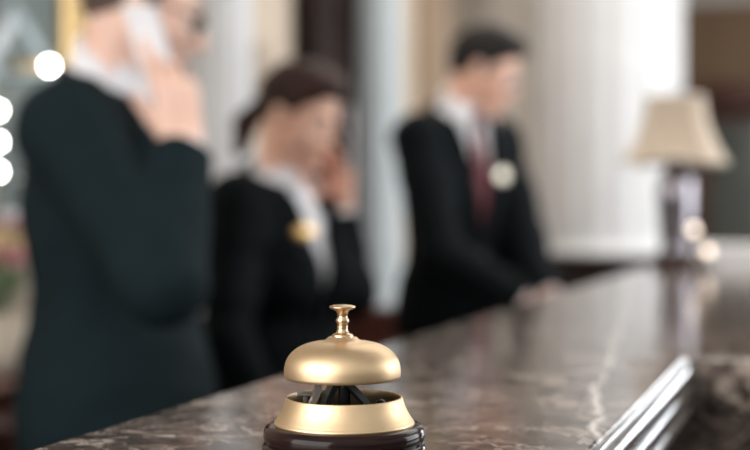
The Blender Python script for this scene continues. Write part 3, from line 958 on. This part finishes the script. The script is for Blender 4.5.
def head(F, c, A, s=1.0, fem=False):
    P = lambda f, l, u: c + s * (f * A[0] + l * A[1] + u * A[2])
    R = lambda *a: np.array(a) * s
    F.el(P(-0.012, 0, 0.032), R(0.099, 0.076, 0.088), A, 0.03)
    F.el(P(0.036, 0, -0.035), R(0.060, 0.057, 0.078), A, 0.03)
    j = 0.046 if fem else 0.051
    for g in (-1, 1):
        F.rc(P(0.005, g * j, -0.055), P(0.070, g * 0.014, -0.103), 0.020 * s, 0.015 * s, 0.022)
        F.el(P(0.060, g * 0.040, -0.030), R(0.026, 0.022, 0.024), A, 0.02)
    F.el(P(0.080, 0, -0.105), R(0.017, 0.019, 0.015), A, 0.015)
    for g in (-1, 1):                                       # brow ridge, socket, lids
        F.rc(P(0.086, g * 0.010, 0.020), P(0.066, g * 0.048, 0.016), 0.011 * s, 0.009 * s, 0.012)
        F.el(P(0.098, g * 0.031, -0.002), R(0.016, 0.018, 0.012), A, 0.010, True)
        F.el(P(0.0758, g * 0.0315, 0.0045), R(0.0148, 0.0150, 0.0115), A, 0.004)
    nz = 0.92 if fem else 1.0
    F.rc(P(0.090, 0, 0.008), P(0.113 * nz, 0, -0.034), 0.0085 * s, 0.0115 * s, 0.010)
    for g in (-1, 1):
        F.el(P(0.099 * nz, g * 0.0125, -0.038), R(0.011, 0.008, 0.008), A, 0.006)
        F.el(P(0.106 * nz, g * 0.006, -0.0465), R(0.006, 0.0035, 0.004), A, 0.002, True)
    F.rc(P(0.093, -0.018, -0.068), P(0.093, 0.018, -0.068), 0.0075 * s, None, 0.008)      # lips
    F.rc(P(0.091, -0.015, -0.079), P(0.091, 0.015, -0.079), 0.0080 * s, None, 0.008)
    F.rc(P(0.104, -0.020, -0.0735), P(0.104, 0.020, -0.0735), 0.0022 * s, None, 0.002, True)
    for g in (-1, 1):                                       # ears
        F.el(P(-0.006, g * 0.079, -0.006), R(0.019, 0.0075, 0.031), A, 0.006)
        F.el(P(0.000, g * 0.087, -0.004), R(0.010, 0.006, 0.018), A, 0.003, True)

def cloth_noise(F, amp, seed):
    r = np.random.RandomState(seed)
    X, Y, Z = F.grid()
    m = np.abs(F.F) < 0.03
    i, j, k = np.nonzero(m)
    x, y, z = F.xs[i], F.ys[j], F.zs[k]
    n = np.zeros(len(i))
    for q in range(6):
        w = r.normal(size=3) * (16 + 9 * q)
        w[2] *= 1.3
        n += np.sin(w[0] * x + w[1] * y + w[2] * z + r.uniform(0, 6)) / (1 + 0.5 * q)
    F.F[m] += (amp * n / 2.5).astype(np.float32)

def person(name, base, spec, label):
    """One clerk. spec holds joints in world coordinates."""
    fem = spec.get('fem', False)
    base = np.asarray(base, float)
    by = spec['yaw']
    B = frame_from(by)
    f, l, u = B
    nb, hc, A = spec['neck'], spec['head'], spec['A']
    pel = spec['pelvis']
    sR, eR, wR = spec['R']
    sL, eL, wL = spec['L']
    k_ = spec.get('bulk', 1.0)
    skin = spec['skin']
    hs = spec.get('hs', 0.95)
    spine = nb - pel
    at_sp = lambda t: pel + spine * t
    T = np.array([unit(f - u * np.dot(f, unit(spine))), l, unit(spine)])
    T[0] = np.cross(T[1], T[2])
    hips = [pel + g * 0.088 * l - u * 0.03 for g in (-1, 1)]
    knee = [V3(*(base + g * 0.10 * l + 0.02 * f)) + u * 0.48 for g in (-1, 1)]
    ankle = [V3(*(base + g * 0.105 * l)) + u * 0.085 for g in (-1, 1)]

    def torso(F, o, shirt=False):
        """o: thickness of cloth over the body"""
        cw = (0.150 if fem else 0.168) * k_
        F.el(at_sp(0.66) - 0.0 * f, (0.108 * k_ + o, cw + o, 0.20 + o), T, 0.04)
        F.el(at_sp(0.36) + 0.005 * f, (0.092 * k_ + o, (0.122 if fem else 0.148) * k_ + o, 0.20 + o), T, 0.05)
        F.el(at_sp(0.02), (0.108 * k_ + o, (0.160 if fem else 0.162) * k_ + o, 0.15 + o), T, 0.05)
        if fem:
            for g in (-1, 1):
                F.el(at_sp(0.60) + 0.075 * f + g * 0.066 * l, (0.062 + o, 0.066 + o, 0.066 + o), T, 0.03)
        for sh in (sL, sR):
            F.rc(nb - 0.005 * u - 0.01 * f, sh - 0.004 * u, 0.045 + o * 0.6, 0.055 * k_ + o, 0.05)
    lo = np.minimum.reduce([base - 0.2, sR - 0.1, eR - 0.1, wR - 0.22, wL - 0.22, eL - 0.1, sL - 0.1, hc - 0.17])
    hi = np.maximum.reduce([base + 0.2, sR + 0.1, eR + 0.1, wR + 0.22, wL + 0.22, eL + 0.1, sL + 0.1, hc + 0.17])
    lo[2], hi[2] = -0.02, hc[2] + 0.17
    # ---- body
    zs = np.concatenate([np.arange(0.0, 0.78, 0.012), np.arange(0.78, hi[2], 0.0042)])
    F = axes(lo, hi, 0.0042, zs)
    torso(F, -0.006)
    for g in (0, 1):
        F.rc(hips[g], knee[g], 0.078 * k_, 0.052, 0.04)
        F.rc(knee[g], ankle[g], 0.052, 0.036, 0.03)
        F.rc(ankle[g] - 0.03 * u - 0.02 * f, ankle[g] - 0.055 * u + 0.13 * f, 0.030, 0.024, 0.03)
    ar = 0.82 if fem else 1.0
    for sh, e, w in ((sR, eR, wR), (sL, eL, wL)):
        F.rc(sh, e, 0.048 * ar, 0.040 * ar, 0.03)
        F.rc(e, w, 0.040 * ar, 0.027 * ar, 0.02)
    nk = 0.047 if fem else 0.056
    F.rc(nb - 0.02 * u, hc + A[0] * (-0.025) - A[2] * 0.05, nk + 0.006, nk, 0.03)
    head(F, hc, A, hs, fem)
    hand(F, wR, *spec['handR'])
    hand(F, wL, *spec['handL'])
    V, Q = F.mesh()
    cen = V[Q].mean(1)
    q = (cen - hc) @ A.T / hs
    lips = ((q[:, 0] - 0.097) / 0.012) ** 2 + (q[:, 1] / 0.024) ** 2 + ((q[:, 2] + 0.0735) / 0.0125) ** 2 < 1
    body = mesh(name, V, Q, [skin, M['lips']], None, base, True, None, lips.astype(int))
    tag(body, label, 'person')
    HP = lambda a, b, c_: hc + hs * (a * A[0] + b * A[1] + c_ * A[2])
    for g in (-1, 1):
        e = MB().ball(HP(0.0785, g * 0.0315, -0.003), 0.0122 * hs, 16).build('eye', M['eye'], body)
        MB().ball(HP(0.0864, g * 0.0315, -0.0085), 0.0050 * hs, 10).build('iris', M['iris'], e)
        MB().tube([HP(0.096, g * 0.012, 0.026), HP(0.092, g * 0.030, 0.031), HP(0.076, g * 0.050, 0.024)], [0.0035, 0.0042, 0.0022], 8).build('eyebrow', spec['hair'], body)
    # ---- hair
    F = axes(hc - 0.19, hc + 0.19, 0.0045)
    P = HP
    F.el(P(-0.014, 0, 0.036), np.array((0.108, 0.085, 0.095)) * hs, A, 0.0)
    if not fem:
        F.el(P(0.022, 0, 0.098), np.array((0.075, 0.064, 0.036)) * hs, A, 0.03)
        F.el(P(-0.055, 0, 0.02), np.array((0.062, 0.072, 0.085)) * hs, A, 0.02)
    else:
        F.el(P(0.035, 0, 0.092), np.array((0.070, 0.066, 0.042)) * hs, A, 0.03)
    X, Y, Z = F.grid()
    ff = ((X - hc[0]) * A[0][0] + (Y - hc[1]) * A[0][1] + (Z - hc[2]) * A[0][2]) / hs
    ll = ((X - hc[0]) * A[1][0] + (Y - hc[1]) * A[1][1] + (Z - hc[2]) * A[1][2]) / hs
    uu = ((X - hc[0]) * A[2][0] + (Y - hc[1]) * A[2][1] + (Z - hc[2]) * A[2][2]) / hs
    line = 0.61 * ff - 0.79 * uu + 0.25 * np.maximum(ff - 0.03, 0) - 0.002
    side = np.maximum(np.maximum(uu - 0.05, -0.035 - uu), np.maximum(np.abs(ff - 0.014) - 0.012, 0.066 - np.abs(ll)))   # sideburns
    keep = np.minimum(line, side) if not fem else line
    F.F = np.maximum(F.F, keep * hs)
    F.F += (0.0014 * np.sin(230 * ll + 40 * uu) + 0.001 * np.sin(150 * ff + 90 * ll)).astype(np.float32)
    if fem:
        F.el(P(-0.104, 0, -0.020), np.array((0.022, 0.022, 0.024)) * hs, A, 0.01)
        F.rc(P(-0.115, 0.0, -0.025), P(-0.138, 0, -0.075), 0.024 * hs, 0.031 * hs, 0.01)
        F.rc(P(-0.138, 0.0, -0.075), P(-0.128, 0, -0.140), 0.031 * hs, 0.018 * hs, 0.01)
    V, Q = F.mesh()
    mesh('hair', V, Q, spec['hair'], body, smooth=True)
    if fem:
        MB().lathe([(0.024, -0.007), (0.029, -0.004), (0.029, 0.004), (0.024, 0.007)], P(-0.113, 0, -0.026), 20, np.array([A[1], A[2], A[0]]), closed=True).build('hair_tie', M['trouser'], body)
    # ---- shirt with collar and cuffs
    zt = np.arange(pel[2] - 0.1, hi[2], 0.0055)
    F = axes(lo, hi, 0.0055, zt)
    torso(F, 0.004)
    cut_dir = unit(hc - nb)
    nbc = nb + 0.010 * u
    ntop = hc + A[0] * (-0.025) - A[2] * 0.05
    nd = unit(ntop - nb)
    cn = unit(0.72 * nd - 0.55 * f)        # the collar stands higher at the back
    F.rc(nb - 0.03 * u, nb + nd * (0.080 if fem else 0.095), nk + (0.014 if fem else 0.022), nk + (0.009 if fem else 0.013), 0.012)
    F.cut(nb + nd * (0.040 if fem else 0.060), nd * 0.85 + f * 0.50, 0.14)
    sl = 0.022 if fem else 0.026
    for e, w in ((eR, wR), (eL, wL)):
        d = unit(w - e)
        F.rc(w - d * 0.08, w + d * 0.02, 0.040 * ar, 0.036 * ar, 0.0)
        F.cut(w - d * 0.002, d, 0.075)
    V, Q = F.mesh()
    mesh('shirt', V, Q, M['shirt'], body, smooth=True)
    # collar leaves: two points either side of the throat
    for g in (-1, 1):
        c0 = nb + nd * 0.035 + f * (nk + 0.012)
        a = c0 + g * 0.008 * l
        b = nb + nd * (0.036 if fem else 0.052) + f * (nk - 0.02) + g * (nk + 0.008) * l
        t_ = c0 - u * (0.05 if fem else 0.062) + g * (0.040 if fem else 0.052) * l + f * 0.024
        t2 = nb + nd * 0.008 + f * (nk - 0.018) + g * (nk + 0.024) * l
        vs = [a, t_, t2, b]
        nn = unit(np.cross(np.array(t_) - a, np.array(b) - a))
        if np.dot(nn, f + g * 0.3 * l) < 0:
            nn = -nn
        vs = [np.array(v) + nn * 0.004 for v in vs] + [np.array(v) - nn * 0.002 for v in vs]
        mesh('collar_leaf', vs, [(0, 1, 2, 3), (7, 6, 5, 4), (0, 4, 5, 1), (1, 5, 6, 2), (2, 6, 7, 3), (3, 7, 4, 0)], M['shirt'], body)
    # ---- jacket
    JO = 0.021
    hem = pel[2] - (0.10 if fem else 0.16)
    zj = np.arange(hem - 0.03, nb[2] + 0.13, 0.006)
    def coat(F, o):
        torso(F, o)
        F.el(at_sp(0.0), (0.125 * k_ + o, (0.172 if fem else 0.178) * k_ + o, 0.26), T, 0.06)
        for sh, e, w in ((sR, eR, wR), (sL, eL, wL)):
            d = unit(w - e)
            F.rc(sh, e, 0.056 * ar + o, 0.050 * ar + o * 0.75, 0.03)
            F.rc(e, w, 0.050 * ar + o * 0.75, 0.036 * ar + o * 0.6, 0.02)
            F.cut(w - d * 0.010, d, 0.085)
        F.rc(nb - 0.03 * u, nb + 0.012 * u - 0.012 * f, nk + 0.014 + o * 0.5, nk + 0.008 + o * 0.5, 0.03)
    vz = pel[2] + (0.15 if fem else 0.19)             # where the front closes
    top = nb[2] + 0.06
    def local(F):
        X, Y, Z = F.grid()
        t = (Z - pel[2]) / spine[2]
        cx, cy = pel[0] + spine[0] * t, pel[1] + spine[1] * t
        ff = (X - cx) * f[0] + (Y - cy) * f[1]
        ll = (X - cx) * l[0] + (Y - cy) * l[1]
        return ff, ll, Z
    F = axes(lo, hi, 0.006, zj)
    coat(F, JO)
    ff, ll, Z = local(F)
    vw = spec.get('vw', 0.075)
    half = np.clip((Z - vz) / (nb[2] - 0.04 - vz), 0, 1.3) * vw
    vcut = np.maximum(np.maximum(np.abs(ll) - half, 0.03 - ff), vz - Z)
    F.F = np.maximum(F.F, -vcut)
    neck_cut = np.maximum(np.sqrt((ff + 0.002 - (nd @ f) / nd[2] * (Z - nb[2])) ** 2 + ll ** 2) - (nk + 0.012), nb[2] - 0.02 - Z)
    F.F = np.maximum(F.F, -neck_cut)
    F.cut(nb + 0.026 * u, 0.9 * u + 0.40 * f, 0.16)
    F.F = np.maximum(F.F, hem - Z)
    cloth_noise(F, 0.005, spec.get('seed', 1))
    V, Q = F.mesh()
    jk = mesh('jacket', V, Q, spec['suit'], body, smooth=True)
    for g in (-1, 1):
        F = axes(nb - V3(0.25, 0.25, 0.45), nb + V3(0.25, 0.25, 0.10), 0.0055)
        torso(F, JO + 0.006)
        ff, ll, Z = local(F)
        hz = np.clip((Z - vz) / (nb[2] - 0.04 - vz), 0, 1.3)
        half = hz * vw
        wd = 0.012 + 0.060 * np.clip((Z - vz) / (nb[2] - 0.12 - vz), 0, 1)
        wd = np.where(Z > nb[2] - 0.115, 0.072 - 0.02 * (Z > nb[2] - 0.10), wd)
        ban = np.maximum(np.maximum(half - 0.003 - g * ll, g * ll - half - wd), np.maximum(vz - 0.02 - Z, Z - nb[2] + 0.022))
        ban = np.maximum(ban, 0.045 - ff)
        F.F = np.maximum(F.F, ban)
        V, Q = F.mesh()
        if len(V):
            mesh('lapel', V, Q, spec['suit'], jk, smooth=True)
    # buttons and flaps lie on the jacket front; find its surface along f
    def front(zz, lat, oo):
        t = (zz - pel[2]) / spine[2]
        c = pel + spine * t + lat * l
        best = 0.13
        G = axes(c - 0.28, c + 0.28, 0.008)
        coat(G, oo)
        pts = [c + f * (0.02 + 0.004 * q_) for q_ in range(56)]
        for p_ in pts:
            i, j, k = np.searchsorted(G.xs, p_[0]), np.searchsorted(G.ys, p_[1]), np.searchsorted(G.zs, p_[2])
            if i >= len(G.xs) or j >= len(G.ys) or k >= len(G.zs) or G.F[i, j, k] > 0:
                return p_
        return c + f * best
    for dz in (-0.015, -0.105):
        p_ = front(vz + dz, 0.0, JO) - 0.004 * f
        MB().lathe([(0, 0), (0.009, 0), (0.010, 0.003), (0.008, 0.0055), (0, 0.005)], p_, 16, np.array([l, u, f])).build('button', M['button'], jk)
    # ---- tie
    if not fem:
        F = axes(nb - V3(0.22, 0.22, 0.42), nb + V3(0.22, 0.22, 0.12), 0.005)
        torso(F, 0.013)
        ff, ll, Z = local(F)
        tz = np.clip((nb[2] - 0.03 - Z) / 0.30, 0, 1)
        F.F = np.maximum(F.F, np.maximum(np.abs(ll) - (0.014 + 0.028 * tz), np.maximum(Z - (nb[2] - 0.02), 0.05 - ff)))
        kc = nb + nd * 0.014 + f * (nk + 0.016) - u * 0.012
        F.rc(kc + u * 0.006, kc - u * 0.030, 0.021, 0.013, 0.006)
        V, Q = F.mesh()
        mesh('tie', V, Q, M['tie'], body, smooth=True, label='burgundy tie')
    # ---- badge
    if 'badge' in spec:
        lat, zz, m_, w_, h_ = spec['badge']
        p_ = front(zz, lat, JO + 0.006) + 0.002 * f
        bd = MB().ball(p_, 1.0, 24, (w_, 0.004, h_), np.array([unit(l * 0.96 - f * 0.25 * np.sign(lat)), unit(f * 0.96 + 0.25 * np.sign(lat) * l), u])).build('name_badge', m_, body, label=spec['badge_label'])
    # ---- trousers and shoes
    zz = np.arange(0.06, pel[2] + 0.13, 0.012)
    F = axes(base - V3(0.4, 0.4, 0), base + V3(0.4, 0.4, 1.1), 0.010, zz)
    F.el(at_sp(0.02), (0.116 * k_, 0.170 * k_, 0.17), T, 0.05)
    for g in (0, 1):
        F.rc(hips[g], knee[g], 0.095 * k_, 0.072, 0.03)
        F.rc(knee[g], ankle[g] - 0.02 * u, 0.072, 0.062, 0.03)
    V, Q = F.mesh()
    mesh('trousers', V, Q, M['trouser'], body, smooth=True)
    for g in (0, 1):
        a = ankle[g]
        F = axes(a - V3(0.24, 0.24, 0.1), a + V3(0.24, 0.24, 0.08), 0.007)
        F.rc(a - 0.045 * u - 0.03 * f, a - 0.055 * u + 0.13 * f, 0.040, 0.036, 0.02)
        F.rc(a, a - 0.03 * u, 0.046, 0.042, 0.03)
        F.rc(a - 0.05 * u + 0.13 * f, a - 0.062 * u + 0.17 * f, 0.034, 0.022, 0.02)
        F.cut(V3(a[0], a[1], 0.003), V3(0, 0, -1))
        V, Q = F.mesh()
        mesh('shoe', V, Q, M['shoe'], body, smooth=True)
    # ---- spectacles
    if 'specs' in spec:
        mm = spec['specs']
        mb = MB()
        for g in (-1, 1):
            ring = [HP(0.104 - 0.012 * (math.cos(t_) * g * g > 0) * 0 - 0.010 * abs(math.cos(t_)) * (1 if math.cos(t_) > 0 else 0), g * (0.033 + 0.024 * math.cos(t_)), -0.004 + 0.019 * math.sin(t_)) for t_ in np.linspace(0, 2 * math.pi, 25)]
            mb.tube(ring, 0.0022, 8)
            mb.tube([HP(0.094, g * 0.057, 0.004), HP(0.070, g * 0.074, 0.004), HP(0.0, g * 0.083, 0.010), HP(-0.015, g * 0.083, -0.002)], 0.0022, 8)
        mb.tube([HP(0.104, -0.010, 0.0), HP(0.109, 0, 0.004), HP(0.104, 0.010, 0.0)], 0.0022, 8)
        sp_ = mb.build('spectacles', mm, body)
        for g in (-1, 1):
            pts = [HP(0.1035 - 0.010 * max(math.cos(t_), 0), g * (0.033 + 0.023 * math.cos(t_)), -0.004 + 0.018 * math.sin(t_)) for t_ in np.linspace(0, 2 * math.pi, 25)[:-1]]
            back = [p_ - 0.0015 * A[0] for p_ in pts]
            mesh('lens', pts + back, [tuple(range(24)), tuple(range(47, 23, -1))] + [(k, (k + 1) % 24, 24 + (k + 1) % 24, 24 + k) for k in range(24)], M['lens'], sp_)
    return body

def phone(name, c, axis, normal, label, m):
    """a handset: white shell, glass front facing the ear, camera bump on the back"""
    a = unit(axis)
    n = unit(normal - a * np.dot(normal, a))
    s_ = np.cross(a, n)
    ax = np.array([s_, a, n])
    r = root(name, c, label, 'phone')
    MB().box(c, (0.035, 0.0715, 0.0042), ax, 0.0038, 3).build('shell', m, r)
    MB().box(c + n * 0.0040, (0.032, 0.067, 0.0006), ax).build('screen', M['phone_glass'], r)
    MB().box(c - n * 0.0045 + a * 0.052 + s_ * 0.016, (0.010, 0.012, 0.0010), ax, 0.0008).build('camera_bump', m, r)
    return r

rad = math.radians
# ---- man at left, on the phone, right side towards the lens
y1 = rad(-10)
f1, l1 = frame_from(y1)[0], frame_from(y1)[1]
A1 = frame_from(rad(4), rad(20), rad(0))
hc1 = near(146, 6, 1.75, 1.75)
nb1 = near(106, 98, 1.76, 1.75)
base1 = V3(nb1[0] + 0.02, 1.775 + 1.75 * (K - 1), 0)
person('person', base1, dict(
    yaw=y1, neck=nb1, head=hc1, A=A1, pelvis=V3(nb1[0] + 0.02, 1.77 + 1.75 * (K - 1), 0.90), skin=M['skin'], hair=M['hair_brown'], suit=M['suit'], seed=3, bulk=1.05, hs=0.97,
    R=(nb1 - 0.172 * l1 - V3(0, 0, 0.062) + 0.01 * f1, by_(1.75, -0.312, 1.49, 1.135), by_(1.75, -0.298, 1.590, 1.340)),
    L=(nb1 + 0.185 * l1 - V3(0, 0, 0.062), nb1 + 0.235 * l1 - V3(0, 0, 0.35) - 0.03 * f1, nb1 + 0.24 * l1 - V3(0, 0, 0.60) + 0.0 * f1),
    handR=(V3(-0.16, 0.10, 1.0), V3(-0.50, 0.84, 0.1), True, ((0.10, 0.22, 0.25), (0.42, 0.55, 0.4), (0.55, 0.7, 0.5), (0.65, 0.8, 0.5)), 0.02, (0.22, 0.62)),
    handL=(V3(0.12, 0.0, -1.0), -l1, False, (0.3, 0.35, 0.4, 0.45)),
    specs=M['spectacle'], vw=0.07), 'man in charcoal suit and burgundy tie, holding a white phone to his ear, at left')
phone('phone', near(151, 47, 1.648, 1.75), near(139, 3, 1.655, 1.75) - near(163, 92, 1.640, 1.75), V3(-0.78, 0.62, 0.0), 'white phone held to the ear of the man at left', M['phone_white'])

# ---- woman in the middle, far hand with a phone
y2 = rad(-36)
f2, l2 = frame_from(y2)[0], frame_from(y2)[1]
A2 = frame_from(rad(-30), rad(24), rad(0))
hc2 = near(299, 116, 2.30, 2.3)
nb2 = near(280, 186, 2.32, 2.3)
base2 = V3(nb2[0] - 0.03, nb2[1] + 0.02, 0)
person('person', base2, dict(
    fem=True, yaw=y2, neck=nb2, head=hc2, A=A2, pelvis=V3(base2[0] + 0.005, base2[1], 0.80), skin=M['skin2'], hair=M['hair_auburn'], suit=M['suit_dark'], seed=5, hs=0.92,
    R=(nb2 - 0.138 * l2 - V3(0, 0, 0.050), by_(2.3, -0.306, 2.10, 0.975), by_(2.3, -0.215, 2.07, 0.80)),
    L=(nb2 + 0.150 * l2 - V3(0, 0, 0.050), near(351, 292, 2.37, 2.3), near(341, 208, 2.365, 2.3)),
    handR=(V3(0.45, -0.1, -0.9), V3(0.25, 0.9, 0.1), True, (0.25, 0.3, 0.35, 0.4), 0.02, (0.5, 0.3), 0.92),
    handL=(V3(-0.02, 0.06, 1.0), V3(-0.45, -0.85, 0.0), False, ((0.15, 0.35, 0.3), (0.35, 0.6, 0.4), (0.5, 0.7, 0.5), (0.6, 0.8, 0.5)), 0.02, (0.7, 0.35), 0.92),
    badge=(-0.062, 1.19, M['gold_badge'], 0.030, 0.017), badge_label='gold oval name badge', vw=0.054), 'woman in black jacket with ponytail and gold badge, holding a phone to her ear')
phone('phone', near(343.5, 138, 2.352, 2.3), V3(0.02, 0.0, 1.0), V3(-0.7, -0.55, 0.0), 'pale phone held at the far ear of the woman in the middle', M['phone_white'])

# ---- man at right, looking down at his work
y3 = rad(-54)
f3, l3 = frame_from(y3)[0], frame_from(y3)[1]
A3 = frame_from(rad(-16), rad(26), rad(0))
hc3 = near(485, 70, 2.98, 3.0)
nb3 = near(458, 120, 3.0, 3.0)
base3 = V3(nb3[0] - 0.01, nb3[1] + 0.03, 0)
person('person', base3, dict(
    yaw=y3, neck=nb3, head=hc3, A=A3, pelvis=V3(nb3[0] - 0.005, nb3[1] + 0.03, 0.94), skin=M['skin2'], hair=M['hair_black'], suit=M['suit_dark'], seed=9, bulk=0.94,
    R=(nb3 - 0.145 * l3 - V3(0, 0, 0.065), by_(3.0, 0.175, 2.80, 1.125), by_(3.0, 0.400, 2.735, 0.985)),
    L=(nb3 + 0.145 * l3 - V3(0, 0, 0.065), by_(3.0, 0.430, 2.99, 1.14), by_(3.0, 0.480, 2.82, 0.995)),
    handR=(V3(0.9, -0.25, -0.40), V3(0.0, 0.25, -1.0), True, (0.25, 0.3, 0.35, 0.4), 0.02, (0.5, 0.3)),
    handL=(V3(0.55, -0.7, -0.42), V3(0.1, 0.0, -1.0), False, (0.25, 0.3, 0.35, 0.4), 0.02, (0.5, 0.3)),
    badge=(0.068, 1.335, M['silver_badge'], 0.034, 0.022), badge_label='pale oval name badge', specs=M['spectacle_light'], vw=0.056), 'dark-haired man in black suit, dark red tie and pale badge, looking down behind the counter')

# ------------------------------------------------------------------ light
def area(name, loc, target, sx, sy, power, color):
    d = bpy.data.lights.new(name, 'AREA')
    d.shape = 'RECTANGLE'
    d.size, d.size_y = sx, sy
    d.energy = power
    d.color = color
    o = bpy.data.objects.new(name, d)
    COL.objects.link(o)
    o.location = loc
    o.rotation_euler = (Vector(target) - Vector(loc)).to_track_quat('-Z', 'Y').to_euler()
    return o
q = wc + 0.35 * U + V3(0, 0, 1.8)
area('added_daylight_far', q, q - U - V3(0, 0, 0.05), 2.0, 2.2, 80, (0.97, 0.99, 1.0))  # added light for the unseen far window, to brighten the edge moulding
area('assumed_daylight_right', (4.6, 3.3, 1.9), (0.6, 4.0, 1.2), 3.6, 2.4, 145, (0.95, 0.98, 1.0))  # bare area light; unseen window assumed from bright right sides of shade and column
area('assumed_daylight_left', (-2.3, -1.1, 2.3), (0, 1.5, 1.2), 3.4, 2.4, 135, (1.0, 0.97, 0.93))  # bare area light; unseen window assumed from the highlight on the bell's left
area('added_ceiling_fill', (1.4, 4.4, 3.35), (1.3, 4.4, 0), 3.2, 3.6, 62, (1.0, 0.95, 0.88))  # added overhead area light; no such lamps are in view
w = bpy.data.worlds.new('lobby_daylight')
SC.world = w
w.use_nodes = True
nt = w.node_tree
bg = nt.nodes['Background']
tc = nt.nodes.new('ShaderNodeTexCoord')
sx = nt.nodes.new('ShaderNodeSeparateXYZ')
nt.links.new(tc.outputs['Generated'], sx.inputs[0])
rp = nt.nodes.new('ShaderNodeValToRGB')
rp.color_ramp.elements[0].position = 0.49
rp.color_ramp.elements[0].color = (0.12, 0.10, 0.09, 1)
rp.color_ramp.elements[1].position = 0.66
rp.color_ramp.elements[1].color = (0.95, 0.93, 0.90, 1)
mth = nt.nodes.new('ShaderNodeMath')
mth.operation = 'MULTIPLY_ADD'
mth.inputs[1].default_value = 0.5
mth.inputs[2].default_value = 0.5
nt.links.new(sx.outputs['Z'], mth.inputs[0])
nt.links.new(mth.outputs[0], rp.inputs['Fac'])
nt.links.new(rp.outputs['Color'], bg.inputs['Color'])
bg.inputs['Strength'].default_value = 0.75

# ------------------------------------------------------------------ camera
cd = bpy.data.cameras.new('camera')
cd.sensor_width = 36.0
cd.lens = FP / 750 * 36.0
cd.clip_start = 0.02
cd.dof.use_dof = True
cd.dof.focus_distance = 0.706
cd.dof.aperture_fstop = cd.lens / 1000 / 0.0165
cam = bpy.data.objects.new('camera', cd)
COL.objects.link(cam)
cam.location = (0, 0, CAM_Z)
cam.rotation_euler = (math.pi / 2 - math.atan(15 / FP), 0, 0)
SC.camera = cam
SC.cycles.use_denoising = True
vs_ = SC.view_settings
vs_.view_transform = 'Standard'
vs_.look = 'None'
vs_.gamma = 1.0
vs_.use_curve_mapping = False
vs_.exposure = 0.42
